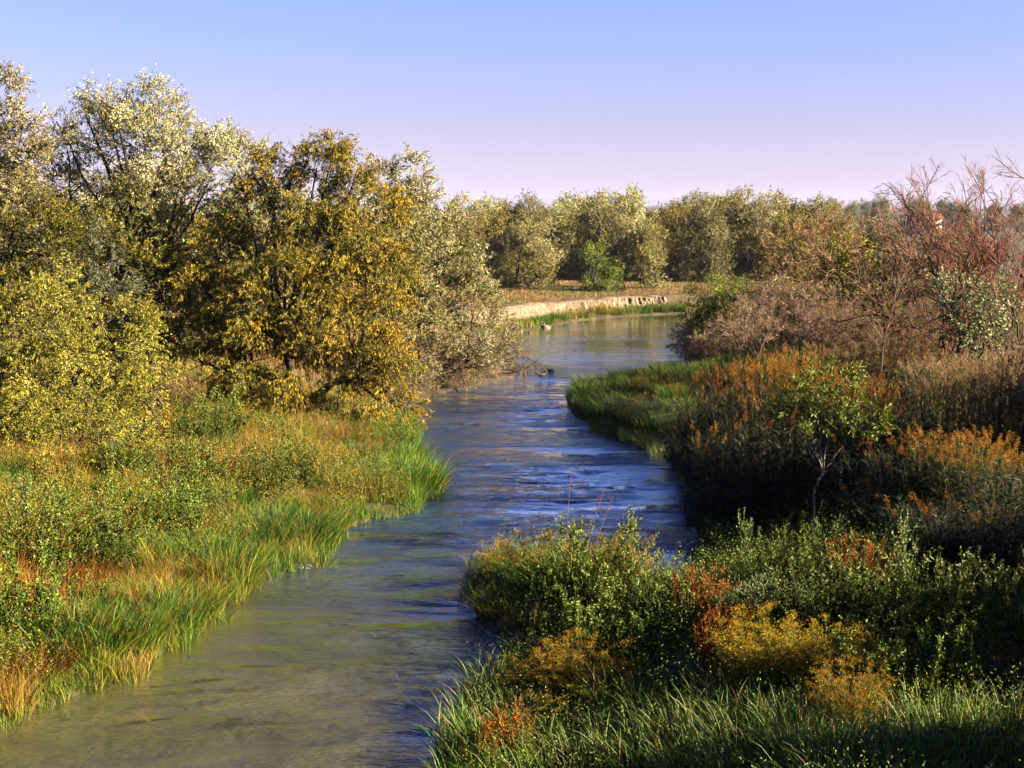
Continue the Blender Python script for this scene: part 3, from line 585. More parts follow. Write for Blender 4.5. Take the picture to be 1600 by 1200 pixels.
# ------------------------------------------------------------------ tussocks, forbs, flowering brush
def tussock_proto(name, cat, seed, n, rad, h, w, pals, reach=.6, rustp=0.06, seg=4, extra=None):
    r = rng(seed); t = thing(name, 'x', cat, (0,0,0))
    a = r.random(n)*6.283; q_ = np.sqrt(r.random(n))*rad; b = np.stack([np.cos(a)*q_, np.sin(a)*q_, np.full(n,-.12)], 1)
    hh = h*r.uniform(.35,1.1,n); a2 = a+r.normal(size=n)*1.0; lean = np.stack([np.cos(a2), np.sin(a2)], 1)*(hh*reach*(.2+.8*q_/rad)*r.uniform(.3,1.2,n))[:,None]
    c = pal(r, n, pals); k = r.random(n) < rustp; c[k] = pal(r, k.sum(), P_RUST)
    g = Geo(); g.add(*blades(r, b, hh, w, lean, .7, c, seg)); g.build('blades', M['grass'], t)
    return t
def forb_proto(name, cat, seed, n, rad, h, pals, leaf=(.05,.022), per=55, flower=None, fsize=.03, fper=40, stem=(.14,.15,.05), spread=.25, col2=None, flat=.5, hv=.55):
    """upright leafy stems, optionally with flower heads at the tips"""
    r = rng(seed); t = thing(name, 'x', cat, (0,0,0))
    a = r.random(n)*6.283; q_ = np.sqrt(r.random(n))*rad; b = np.stack([np.cos(a)*q_*.5, np.sin(a)*q_*.5, np.full(n,-.1)], 1)
    d = np.stack([np.cos(a)*spread*q_/rad, np.sin(a)*spread*q_/rad, np.ones(n)], 1)+r.normal(size=(n,3))*.08
    P = paths(r, b, d, h*r.uniform(hv,1.1,n)*(1-.2*(q_/rad)**2), 7, .06, .02)
    g = Geo(); g.add(*tubes(P, np.linspace(.006,.002,7)[None].repeat(n,0), 3, pal(r, n, [stem]))); 
    # short side shoots
    k = 5; bi = np.repeat(np.arange(n), k); o_, d_ = on_path(P[bi], r.uniform(.35,.95,len(bi)))
    S = paths(r, o_, d_+r.normal(size=(len(bi),3))*.45, h*.16*r.uniform(.5,1.2,len(bi)), 4, .1, .05)
    g.add(*tubes(S, np.linspace(.003,.0015,4)[None].repeat(len(S),0), 3, pal(r, len(S), [stem]))); g.build('stems', M['bark'], t)
    g = Geo()
    for Q, kk in ((P, per), (S, per//4)):
        nn = len(Q); m = nn*kk; bi = np.repeat(np.arange(nn), kk); p, dd = on_path(Q[bi], r.uniform(.12,1,m))
        ld = unit(dd*.6+r.normal(size=(m,3))*.6); s = unit(np.cross(ld, r.normal(size=(m,3))))
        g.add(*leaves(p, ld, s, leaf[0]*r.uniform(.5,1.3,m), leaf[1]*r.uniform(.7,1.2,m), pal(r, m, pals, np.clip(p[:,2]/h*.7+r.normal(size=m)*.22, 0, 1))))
    g.build('leaves', M['leaf'], t)
    if flower is not None:
        tips = np.concatenate([P[:,-1], S[:,-1]]); nn = len(tips); m = nn*fper; bi = np.repeat(np.arange(nn), fper)
        off = r.normal(size=(m,3))*fsize*np.array([1,1,flat]); p = tips[bi]+off
        ld = unit(off*[1,1,.4]+np.array([0,0,fsize])+r.normal(size=(m,3))*fsize*.5); s = unit(np.cross(ld, r.normal(size=(m,3))))
        g = Geo(); g.add(*leaves(p, ld, s, fsize*.55, fsize*.33, pal(r, m, flower))); g.build('flower_heads', M['plume'], t)
    return t
SEDGE = [(.015,.05,.004),(.04,.13,.008),(.11,.26,.014),(.36,.46,.08)]
TP = {
 'sedge': tussock_proto('sedge_tussock', 'tussock', 201, 1500, .75, 1.05, .017, SEDGE, .72),
 'lime': tussock_proto('grass_tussock', 'tussock', 202, 1200, .72, .9, .015, [(.08,.16,.01),(.20,.30,.02),(.42,.42,.10)], .95, .1),
 'straw': tussock_proto('dry_tussock', 'tussock', 203, 900, .7, .85, .013, [(.20,.14,.03),(.42,.28,.07),(.55,.42,.16)], .8, .3),
 'rust': tussock_proto('rust_tussock', 'tussock', 204, 1000, .6, .7, .010, P_RUST, .9, .3),
 'reedy': tussock_proto('blade_grass', 'grass clump', 205, 480, .7, .9, .016, [(.03,.07,.01),(.09,.20,.02),(.20,.34,.05),(.44,.50,.17),(.55,.46,.2)], .55, .04),
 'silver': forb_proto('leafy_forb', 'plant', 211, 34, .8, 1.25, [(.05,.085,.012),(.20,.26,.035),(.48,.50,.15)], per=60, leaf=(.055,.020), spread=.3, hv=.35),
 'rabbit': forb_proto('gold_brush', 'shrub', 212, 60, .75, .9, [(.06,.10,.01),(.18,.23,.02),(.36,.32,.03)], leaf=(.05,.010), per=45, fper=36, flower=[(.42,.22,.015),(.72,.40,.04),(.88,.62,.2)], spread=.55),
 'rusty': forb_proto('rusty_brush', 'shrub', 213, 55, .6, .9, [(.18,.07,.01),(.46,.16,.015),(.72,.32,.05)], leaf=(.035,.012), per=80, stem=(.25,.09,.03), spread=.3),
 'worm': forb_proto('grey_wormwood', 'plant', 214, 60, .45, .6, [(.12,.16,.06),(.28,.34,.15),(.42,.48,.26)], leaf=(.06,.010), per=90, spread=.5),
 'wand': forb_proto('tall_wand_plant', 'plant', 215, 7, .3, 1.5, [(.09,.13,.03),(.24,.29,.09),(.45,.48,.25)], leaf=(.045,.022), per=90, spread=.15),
}
def P_(kind, px, py, z, sc, label, rot, group=None, sz=None):
    p = G(px, py, z); z0 = gz(p[0], p[1]); p = G(px, py, z0); x, y = p[0], p[1]; z0 = gz(x, y)
    pr = TP[kind]; sc3 = (sc, sc, sz or sc)
    if id(pr) in used: o = dup(pr, (x,y,z0), rot, sc3, label, group)
    else:
        used.add(id(pr)); o = pr; o.location = (x,y,z0); o.rotation_euler = (0,0,rot); o.scale = sc3; o['label'] = label
        if group: o['group'] = group
    return o
LEFT = [ # kind, px, py of the foot, scale, label
 ('sedge',120,1062,1.15,'big green tussock by the near left water edge, lowest one on the left bank'),
 ('sedge',165,1030,1.0,'green tussock just above the lowest big one on the left bank'),
 ('sedge',95,1010,.9,'dark green tussock behind the lowest big one, at the photo left side'),
 ('sedge',240,990,.95,'green tussock jutting to the water midway up the near left bank'),
 ('lime',195,1050,.85,'pale tipped tussock overhanging the water below the green ones'),
 ('lime',290,978,.85,'yellowing tussock overhanging the water beside the smooth green pool'),
 ('lime',215,955,.9,'yellow green tussock between the two near groups of green ones'),
 ('sedge',330,905,1.15,'large dark green tussock in the middle of the left bank'),
 ('sedge',300,880,1.0,'green tussock behind the large dark middle one'),
 ('lime',360,935,.8,'lime tussock at the water left of the rusty patch'),
 ('sedge',440,870,1.1,'bright green tussock right of the rusty patch, at the riffle'),
 ('sedge',470,850,1.0,'green tussock touching the riffle, right of the rusty patch'),
 ('sedge',420,835,1.0,'green tussock behind the two at the riffle'),
 ('rust',405,892,.8,'small rust red patch of grass at the water between green tussocks'),
 ('rust',545,808,.8,'rusty patch at the water edge below the bright corner tussock'),
 ('lime',500,832,.8,'yellow green tussock left of the rusty patch at the water corner'),
 ('sedge',628,782,1.25,'largest bright green tussock, at the corner where the left bank juts out'),
 ('lime',645,760,1.1,'yellow tipped tussock leaning over the water at the jutting corner'),
 ('sedge',590,770,1.0,'dark green tussock left of the largest corner tussock'),
 ('sedge',620,728,1.0,'green tussock under the hanging golden sprays, near the water'),
 ('sedge',560,722,.9,'green tussock at the foot of the golden tree'),
 ('lime',600,740,1.0,'lime tussock between the golden tree and the jutting corner'),
 ('straw',20,1100,1.0,'tan dry tussock at the lower left corner beside the water'),
 ('rust',45,1072,.9,'rust brown tussock in the lower left corner'),
 ('straw',80,1085,.8,'small tan tussock hanging in the water at lower left'),
 ('rust',275,712,1.1,'orange red dead heap in front of the dark gap'),
 ('rust',290,735,.9,'orange dead stems just below the orange heap'),
 ('straw',170,790,1.1,'pinkish dry tussock in the middle of the left meadow'),
 ('straw',150,810,1.0,'dry brown tussock in the left meadow beside the pinkish one'),
 ('straw',20,850,1.2,'pink beige dry tussock at the left edge of the meadow'),
 ('rust',110,900,1.0,'orange stemmed tussock in the lower left meadow'),
 ('rust',75,940,.9,'orange stemmed tussock behind the dark green near ones'),
 ('rust',245,935,.6,'little rusty tuft between the near green tussocks'),
 ('sedge',355,795,.8,'small green tussock in the middle of the meadow'),
 ('sedge',250,790,.7,'small bright green tuft in the left meadow'),
 ('silver',130,850,1.1,'pale leafy plant in the left meadow beside the dry brown tussock'),
 ('silver',60,870,1.1,'pale leafy plant at the far left of the meadow'),
 ('silver',200,845,1.0,'pale leafy plant left of the large dark middle tussock'),
 ('silver',15,1000,1.2,'pale leafy plant cut by the left edge above the rust tussock'),
 ('silver',310,740,1.0,'pale leafy plant below the orange heap'),
 ('silver',335,690,1.2,'tall pale leafy plant right of the orange heap'),
 ('silver',420,745,1.0,'pale leafy plant in the meadow below the golden tree'),
 ('silver',470,760,.9,'pale leafy plant towards the jutting corner'),
 ('silver',270,850,1.0,'pale leafy plant behind the large dark middle tussock'),
 ('silver',165,900,1.0,'pale leafy plant above the near green tussocks'),
]
for k,(kd,px,py,sc,lab) in enumerate(LEFT): P_(kd, px, py, .6, sc*(1.38 if kd in ('sedge','lime') else 1.55), lab, k*1.9)
r = rng(44); fill = {'straw': 'dry tan tuft among the mixed growth of the left meadow', 'lime': 'yellow green tuft among the mixed growth of the left meadow', 'silver': 'pale leafy weed among the mixed growth of the left meadow', 'rust': 'small rusty tuft among the mixed growth of the left meadow', 'wand': 'tall thin stalk plant among the mixed growth of the left meadow', 'sedge': 'deep green tuft among the mixed growth of the left meadow'}
k = 0
while k < 64:
    x_, y_ = r.uniform(-24, -3), r.uniform(24, 54); dd_, bb_ = dist(x_, y_)
    if dd_ < 1.0 or bb_ >= NL-1 or abs(x_) > y_*.38+.5: continue
    kd = ['straw','lime','silver','rust','wand','silver','straw','lime','sedge'][k%9]; q_ = r.uniform(.7,1.35)*(.7 if kd == 'rust' else 1)
    dup(TP[kd], (x_, y_, gz(x_, y_)), r.random()*6, (q_, q_, q_*r.uniform(.8,1.3)), fill[kd], kd+' plants of the left meadow'); k += 1
SED = [(905,630),(930,648),(960,658),(990,666),(1020,672),(925,625),(955,635),(985,640),(1020,645),(1055,650),(950,612),(1000,615),(1050,615),(915,612),(975,605),(1030,606),(1065,608),(1075,628),(1010,600),(1060,598)]
for k,(px,py) in enumerate(SED):
    P_('sedge', px+6, py-4, .3, 1.0+.2*((k*7)%3)/2, 'bright green sedge tussock on the low point reaching into the river', k*1.1, 'sedge tussocks on the low green point', 1.35)
for k,(px,py,lab) in enumerate([(1010,603,'yellow brush on the low green point, left of two'),(1050,602,'yellow brush on the low green point, right of two')]):
    P_('rabbit', px, py+8, .3, 1.1, lab, k)
FARP = [('sedge',845,505,1.3,'green tuft at the foot of the far clay cliff, left end of the pool'),('sedge',870,500,1.1,'smaller green tuft right of the first on the far shore'),('lime',905,495,1.2,'yellow green tuft under the middle of the clay cliff'),('rabbit',935,492,1.5,'yellow bush under the clay cliff'),('sedge',1000,488,1.3,'green tuft below the right end of the clay cliff'),('sedge',1030,486,1.4,'tall green tuft right of the clay cliff end'),('sedge',1055,486,1.3,'green tuft where the pool meets the right bank brush'),('lime',960,492,1.2,'lime tuft below the brightest part of the clay cliff'),('straw',810,506,1.3,'dry tuft left of the pool on the far shore'),('lime',790,500,1.3,'lime tuft farthest left on the far shore')]
for k,(kd,px,py,sc,lab) in enumerate(FARP): P_(kd, px, py, .2, sc, lab, k)
RIGHT = [
 ('sedge',868,925,1.3,'green tussock crowning the little point of the near right bank'),
 ('sedge',905,915,1.25,'green tussock right of centre on the little point'),
 ('rabbit',828,915,1.4,'golden topped bush at the left of the little point'),
 ('rabbit',975,925,1.1,'small reddish gold bush right of the green tussocks on the little point'),
 ('sedge',778,898,.55,'dark tuft sticking out left over the water from the little point'),
 ('lime',790,960,.7,'drooping pale tuft over the dark water below the little point'),
 ('silver',900,985,1.3,'pale green leafy bush in the middle of the near right bank'),
 ('silver',950,965,1.35,'pale green leafy bush right of the middle one'),
 ('silver',1000,975,1.3,'pale green leafy bush left of the orange shrubs'),
 ('silver',1040,1000,1.3,'pale green leafy bush in front of the orange shrubs'),
 ('silver',960,1030,1.2,'leafy bush behind the golden flower brush'),
 ('silver',870,960,1.1,'leafy bush at the shaded side of the little point'),
 ('wand',890,900,1.5,'tall leafy wand rising highest above the little point'),
 ('wand',980,930,1.2,'pale leafy wand beside the reddish gold bush'),
 ('wand',1020,945,1.0,'pale leafy wand left of the water inlet'),
 ('rusty',1090,985,1.2,'orange brown shrub, first right of the pale green bushes'),
 ('rusty',1120,965,1.2,'orange brown shrub behind the first one'),
 ('rusty',1125,1050,1.3,'bright orange shrub in front of the other rusty ones'),
 ('rusty',1150,1010,1.1,'rusty shrub between the bright orange one and the grey wormwood'),
 ('rusty',1345,935,1.4,'dark orange shrub standing on the skyline of the near bank'),
 ('rusty',1375,930,1.3,'orange wispy shrub right of the dark orange one'),
 ('rusty',1325,915,1.2,'brownish wispy shrub left of the dark orange one'),
 ('worm',1160,975,1.3,'grey green wormwood between the rusty shrubs'),
 ('worm',1195,985,1.3,'grey green wormwood right of its neighbour'),
 ('rabbit',870,1080,1.25,'golden flower brush over the near grass, the leftmost'),
 ('rabbit',920,1085,1.3,'golden flower brush over the near grass, the largest'),
 ('rabbit',895,1125,1.0,'golden flower brush lowest of the three over the near grass'),
 ('rabbit',1180,1050,1.2,'golden flower brush right of the bright orange shrub'),
 ('rabbit',1230,1055,1.25,'golden flower brush in the middle of the near right bank'),
 ('rabbit',1290,1060,1.25,'golden flower brush with cream tops in front of leafy plants'),
 ('rabbit',1320,1080,1.2,'golden flower brush at the edge of the dark corner'),
 ('rabbit',1330,1130,1.0,'half lit golden brush in the dark corner'),
 ('silver',1180,925,1.2,'leafy plant left of the dark orange shrub, before the black shade'),
 ('silver',1230,920,1.2,'leafy plant before the black shade, in the middle'),
 ('silver',1280,925,1.1,'leafy plant just left of the brownish wispy shrub'),
 ('wand',1165,900,1.3,'tall leafy wand against the black shade, the leftmost'),
 ('wand',1220,905,1.2,'tall leafy wand against the black shade, second from left'),
 ('wand',1285,915,1.15,'tall leafy wand left of the dark orange shrub'),
 ('silver',1290,985,1.2,'green leafy bush below the dark orange shrub'),
 ('silver',1340,1000,1.2,'green leafy bush right of the cream topped brush'),
 ('silver',1400,990,1.2,'green leafy bush towards the dark corner'),
 ('silver',1440,1000,1.2,'green leafy bush further towards the dark corner'),
 ('silver',1530,1010,1.2,'green leafy bush near the right edge of the near bank'),
 ('wand',1405,970,1.1,'leafy wand in the row on the right, first'),
 ('wand',1470,985,1.0,'leafy wand in the row on the right, second'),
 ('wand',1485,990,.9,'leafy wand close beside the second of the right row'),
 ('wand',1545,985,1.1,'leafy wand nearest the right edge'),
 ('silver',1590,1020,1.1,'green leafy bush cut by the right edge'),
 ('silver',1370,1080,1.1,'dim leafy bush in the dark corner'),
 ('silver',1450,1080,1.0,'dim leafy bush farther right in the dark corner'),
 ('rusty',780,1195,1.1,'orange brown brush at the bottom of the near bank'),
 ('rusty',800,1180,.9,'orange brown brush just behind the bottom one'),
]
for k,(kd,px,py,sc,lab) in enumerate(RIGHT): P_(kd, px, py, .9, sc*((.95 if px > 1100 else 1.2) if kd == 'rabbit' and py > 1000 else .85 if px > 1130 and py < 960 else .9 if kd == 'rusty' else 1.2)*(.85+.3*((k*37)%11)/10), lab, k*2.3, None, sc*[.85,1.2,1.0,1.4][k%4]*(.85 if kd == 'rabbit' and py > 1000 else .72 if px > 1130 and py < 960 else 1.0))
r = rng(5)
GL = [(775,1115),(790,1090),(800,1090),(840,1110),(765,1150),(775,1170),(790,1145),(835,1150),(880,1165),(925,1170),(760,1205),(800,1200),(850,1205),(900,1215),(950,1210),(985,1150),(1020,1180),(1060,1130),(1060,1200),(1100,1150),(1140,1120),(1110,1210),(1160,1170),(1190,1210),(1210,1150),(1250,1190),(1300,1200),(1360,1210),(1420,1200),(1490,1210),(1550,1190),(800,1065),(1000,1095),(1270,1140),(1580,1130),(1480,1140)]
for k,(px,py) in enumerate(GL):
    P_('reedy', px+r.normal()*6, py+8, 1.0, 1.05+.3*r.random(), 'green bladed grass clump in the grass of the near right bank', k*.9, 'bladed grass clumps at the bottom right')
# ------------------------------------------------------------------ ground cover
def scatter(x0, x1, y0, y1, dens, seed, cond):
    r = rng(seed); n = int((x1-x0)*(y1-y0)*dens); x = r.uniform(x0, x1, n); y = r.uniform(y0, y1, n)
    d, b = dist(x, y); k = cond(x, y, d, b); return x[k], y[k], d[k]
isL = lambda b: b < NL-1
isF = lambda b: (b >= NL-1) & (b < NL+NF-1)
isR = lambda b: b >= NL+NF-1
def cover(name, label, x, y, seed, h, w, palf, seg=2, reach=.5):
    r = rng(seed); n = len(x); p = np.stack([x, y, ter(x, y)-.03], 1)
    hh = h(x, y)*r.uniform(.45,1.15,n); a = r.random(n)*6.283; lean = np.stack([np.cos(a), np.sin(a)], 1)*(hh*reach*r.random(n))[:,None]
    g = Geo(); g.add(*blades(r, p, hh, w, lean, .5, palf(r, x, y), seg)); o = g.build(name, M['grass'])
    o['kind'] = 'stuff'; o['label'] = label; return o
def mixpal(r, x, y, pals, s, seed, jit=.2, bias=0):
    v = np.clip((fbm(x, y, s, seed)-.5)*2.6+.5+bias+r.normal(size=len(x))*.14, 0, .999)*len(pals); i = v.astype(int); c = np.zeros((len(x),3))
    for k, P in enumerate(pals):
        m = i == k; c[m] = pal(r, m.sum(), P, None, jit)
    return c
infr = lambda x, y, mg=1.5: np.abs(x) < (y*.40+mg)
x, y, d = scatter(-32, 2, 18, 62, 420, 301, lambda x,y,d,b: (d > -.12) & isL(b) & infr(x,y) & (y < 64) & (vnoise(x,y,.75,31)+.5*vnoise(x,y,.3,32) > .52))
cover('grass', 'mixed green and tan meadow grass on the left bank', x, y, 302, lambda x,y: .25+.55*fbm(x,y,2.2,7)+.8*np.clip(vnoise(x,y,.75,31)-.35,0,1)*1.6*(.5+vnoise(x,y,3.6,43)), .014,
      lambda r,x,y: mixpal(r, x, y, [P_GREEN, P_MEADOW, P_YGREEN, P_MEADOW, P_STRAW, P_ORANGE, P_STRAW, P_RUST], 2.2, 11, .3, np.clip((-x/y-.20)*1.5, -.20, .14)-.40*np.clip(1.6-dist(x,y)[0]/1.5, 0, 1)), 2, .75)
x, y, d = scatter(-32, 2, 18, 62, 420, 321, lambda x,y,d,b: (d > -.3) & (d < .9) & isL(b) & infr(x,y) & (vnoise(x,y,1.6,5) > .32))
cover('grass', 'fringe of long grass hanging over the left water edge', x, y, 322, lambda x,y: .35+.6*vnoise(x,y,1.3,3), .015,
      lambda r,x,y: mixpal(r, x, y, [P_GREEN, P_YGREEN, P_GREEN, P_MEADOW, P_GREEN, P_GREEN, P_YGREEN], 1.6, 21), 3, 1.3)
x, y, d = scatter(-6, 26, 13, 60, 260, 323, lambda x,y,d,b: (d > -.2) & (d < .8) & isR(b) & infr(x,y))
cover('grass', 'fringe of grass hanging over the right water edge', x, y, 324, lambda x,y: .3+.5*vnoise(x,y,1.3,3), .014,
      lambda r,x,y: mixpal(r, x, y, [P_GREEN, P_DARK, P_FORB], 1.6, 22), 3, 1.2)
x, y, d = scatter(0, 20, 50, 84, 150, 325, lambda x,y,d,b: (d > .2) & (d < 9.5) & isR(b) & (y > 60))
cover('grass', 'green and yellow plants covering the low point', x, y, 326, lambda x,y: .35+.55*vnoise(x,y,1.5,3), .03,
      lambda r,x,y: mixpal(r, x, y, [P_GREEN, P_DARK, P_GREEN, P_YGREEN, P_STRAW], 2.2, 23), 3, .6)
def forb_cover(name, label, x, y, seed, h, pals, leaf, per=9, matk='leaf'):
    r = rng(seed); n = len(x); z = ter(x, y); hh = h*r.uniform(.5,1.2,n)*(.6+.8*fbm(x,y,3,9)); m = n*per; bi = np.repeat(np.arange(n), per); t = r.uniform(.25,1,m)
    a = r.random(n)*6.283; ln = np.stack([np.cos(a), np.sin(a)],1)*(.25*hh)[:,None]
    p = np.stack([x[bi]+ln[bi,0]*t, y[bi]+ln[bi,1]*t, z[bi]+hh[bi]*t], 1)+r.normal(size=(m,3))*.03
    ld = unit(r.normal(size=(m,3))*.7+[0,0,.5]); s = unit(np.cross(ld, r.normal(size=(m,3))))
    g = Geo(); g.add(*leaves(p, ld, s, leaf[0]*r.uniform(.6,1.3,m), leaf[1], mixpal(r, p[:,0], p[:,1], pals, 2.5, seed, .25))); o = g.build(name, M[matk]); o['kind'] = 'stuff'; o['label'] = label
x, y, d = scatter(-32, 2, 18, 62, 60, 303, lambda x,y,d,b: (vnoise(x,y,1.1,41)*.5+vnoise(x,y,3.6,42)*.7 > .62) & (d > .4) & isL(b) & infr(x,y))
forb_cover('weeds', 'leafy weeds growing through the left meadow', x, y, 304, .95, [P_FORB, P_MEADOW, P_YGREEN, P_FORB, P_MEADOW], (.06,.024), 14)
x, y, d = scatter(-6, 26, 13, 48, 330, 305, lambda x,y,d,b: (vnoise(x,y,.8,51)+.4*vnoise(x,y,.3,52) > .55) & (d > .1) & isR(b) & infr(x,y))
cover('grass', 'dark green grass and stems of the near right bank', x, y, 306, lambda x,y: .35+.35*fbm(x,y,2.5,8), .010,
      lambda r,x,y: mixpal(r, x, y, [P_GREEN, P_GREEN, P_FORB, P_FORB, P_RUST], 2.5, 12))
x, y, d = scatter(-6, 26, 13, 48, 40, 307, lambda x,y,d,b: (d > .3) & isR(b) & infr(x,y))
forb_cover('weeds', 'small leafy weeds of the near right bank', x, y, 308, .8, [P_FORB, P_GREEN, P_FORB, P_YGREEN], (.04,.016), 16)
x, y, d = scatter(0, 60, 48, 175, 26, 309, lambda x,y,d,b: (d > np.where(y < 76, 9., .3)) & isR(b) & infr(x,y,3))
cover('grass', 'tall dry grass between the shrubs of the right bank', x, y, 310, lambda x,y: .8+.9*fbm(x,y,6,8), .035,
      lambda r,x,y: mixpal(r, x, y, [P_STRAW, P_MEADOW, P_STRAW, P_FORB, P_STRAW], 7, 13))
x, y, d = scatter(-30, 60, 105, 200, 34, 311, lambda x,y,d,b: (d > CLW+.3) & isF(b) & (y < 185) & infr(x,y,2))
cover('grass', 'short dry tan grass of the far field', x, y, 312, lambda x,y: .12+.25*fbm(x,y,7,8), .05,
      lambda r,x,y: mixpal(r, x, y, [P_MEADOW, P_STRAW, P_STRAW, [(.34,.20,.06),(.5,.33,.12)]], 9, 14))
x, y, d = scatter(-30, 40, 100, 150, 60, 313, lambda x,y,d,b: (d > .2) & (d < CLW) & isF(b))
cover('grass', 'green and yellow shore plants under the far cliff', x, y, 314, lambda x,y: .25+1.5*np.clip(fbm(x,y,3,8)-.25,0,1), .05,
      lambda r,x,y: mixpal(r, x, y, [P_GREEN, P_MEADOW, P_STRAW, P_YGREEN], 3, 15))
x, y, d = scatter(-45, -2, 56, 112, 40, 315, lambda x,y,d,b: (d > .5) & isL(b) & infr(x,y,2))
cover('grass', 'coarse grass under the left bank trees', x, y, 316, lambda x,y: .5+.6*fbm(x,y,4,8), .03,
      lambda r,x,y: mixpal(r, x, y, [P_MEADOW, P_STRAW, P_STRAW], 4, 16))
# ------------------------------------------------------------------ the clay cliff
def cliff():
    a0 = [G(*p)[:2] for p in [(740,528),(800,520),(842,513),(890,503),(930,498),(1000,493),(1040,491),(1070,489.5)]]
    a0 = np.array(a0); s = np.linspace(0, len(a0)-1, 420); i = np.minimum(s.astype(int), len(a0)-2); f = (s-i)[:,None]; c = a0[i]*(1-f)+a0[i+1]*f
    n = len(c); T = unit(np.gradient(c, axis=0)); nr = np.stack([-T[:,1], T[:,0]], 1)
    K = 14; V = np.zeros((n,K,3)); u = np.arange(n)
    for k in range(K):
        t = k/(K-1); z = .1+1.42*t+(.10*(vnoise(u, u*0, 9, 3)-.5)-.16*np.clip((vnoise(u,u*0,30,6)-.5)*4,0,1))*(t > .5)
        off = CLW-.15-.55*(1-t)**1.6-.5*np.abs(vnoise(u, np.full(n, k*.5), 5, 2)-.5)-.35*vnoise(u, np.full(n, k*.4), 17, 4)-.3*vnoise(u, np.full(n, k*2.4), 3, 8)
        if k == K-1: off = off*0+CLW+.6; z = z-.02
        V[:,k,:2] = c+nr*off[:,None]; V[:,k,2] = z
    idx = np.arange(n*K).reshape(n, K); q = np.stack([idx[:-1,:-1], idx[1:,:-1], idx[1:,1:], idx[:-1,1:]], -1).reshape(-1, 4)
    m = noise_mat('pale_clay', [(.10,.06,.035),(.34,.23,.13),(.46,.34,.21),(.56,.45,.31)], 2.2, .95, 1.0, 9, 'Object', (1,1,.28), 5, .3)
    o = mk('cliff', V.reshape(-1,3), q, m); o['kind'] = 'structure'; o['label'] = 'pale eroded clay bank across the far pool'
cliff()
# ------------------------------------------------------------------ distance: hill, far trees, house
hx = np.linspace(-1500, 4200, 240); hn = fbm(hx, hx*0, 700, 4)
rows = []
for yy, k in ((3300,0),(3600,.55),(4000,1),(4700,.8),(5400,0)):
    rows.append(np.stack([hx, np.full(240,yy), 1.3+k*(12+34*hn*np.clip((hx+200)/900,0,1)+6*vnoise(hx,hx*0,90,2))], 1))
V = np.stack(rows, 1); idx = np.arange(240*5).reshape(240,5); q = np.stack([idx[:-1,:-1], idx[1:,:-1], idx[1:,1:], idx[:-1,1:]], -1).reshape(-1,4)
o = mk('hill', V.reshape(-1,3), q, noise_mat('far_wooded_slope', [(.03,.05,.03),(.06,.08,.05),(.12,.11,.08)], .01, .95, .2), smooth=True); o['kind'] = 'structure'; o['label'] = 'low blue hill on the horizon'
for k,(px,Y,h,lab) in enumerate([(1376,620,16,'distant bluish tree left of the house'),(1425,560,15,'distant bluish tree standing close to the house'),(1434,600,15,'second distant bluish tree touching the first beside the house'),(1466,800,17,'dark distant tree behind the house roof'),(1485,760,15,'dark distant tree right of the house'),(1330,700,14,'distant bluish tree above the end of the far row'),(1300,900,18,'very distant bluish tree on the horizon'),(1350,900,17,'very distant bluish tree at the foot of the hill'),(1500,600,12,'distant tree behind the red twigs'),(1545,640,13,'distant tree between the bare trunks'),(1585,620,13,'distant tree near the right edge')]):
    x = (px-800)/F*Y; o = dup(protos[2], (x,Y,1.3), k, (h/10,h/10,h/10), lab, None)
def house():
    Y = 540.; x = (1450-800)/F*Y; z = 1.4; t = thing('house', 'small white walled house with red roof in the distance at the right', 'house', (x,Y,z))
    def box(name, cx, cy, cz, sx, sy, sz, mat, par=t):
        V = np.array([(cx+a*sx/2, cy+b*sy/2, cz+c*sz/2) for a in (-1,1) for b in (-1,1) for c in (-1,1)]); q = [(0,1,3,2),(4,6,7,5),(0,4,5,1),(2,3,7,6),(0,2,6,4),(1,5,7,3)]; return mk(name, V, q, mat, par)
    white = noise_mat('white_render', [(.7,.68,.64),(.8,.79,.76)], .4, .8, .05); red = noise_mat('red_tiles', [(.22,.05,.03),(.36,.09,.05)], 2, .8, .3); dk = noise_mat('window_glass', [(.03,.04,.05),(.05,.06,.08)], 1, .2, 0)
    box('wall', 0,0,3,7,5,6, white); w2 = box('wall', -5,1,2.6,4,4,5.2, white)
    for cx, cy, w, dpt, z0, hgt in ((0,0,7.8,5.8,6,1.9),(-5,1,4.6,4.6,5.2,1.4)):
        V = np.array([(cx-w/2,cy-dpt/2,z0),(cx+w/2,cy-dpt/2,z0),(cx+w/2,cy+dpt/2,z0),(cx-w/2,cy+dpt/2,z0),(cx-w/2,cy,z0+hgt),(cx+w/2,cy,z0+hgt),(cx-w/2,cy,z0+hgt),(cx+w/2,cy,z0+hgt)]); q = [(0,1,5,4),(2,3,4,5),(0,3,2,1),(0,4,6,3),(1,2,7,5)]
        mk('roof', V, q, red, t)
    for cx in (-2,0,2): box('window', cx,-2.53,3.6,1,.1,1.3, dk)
    box('door', 2.2,-2.53,1.1,1,.1,2.1, red)
house()
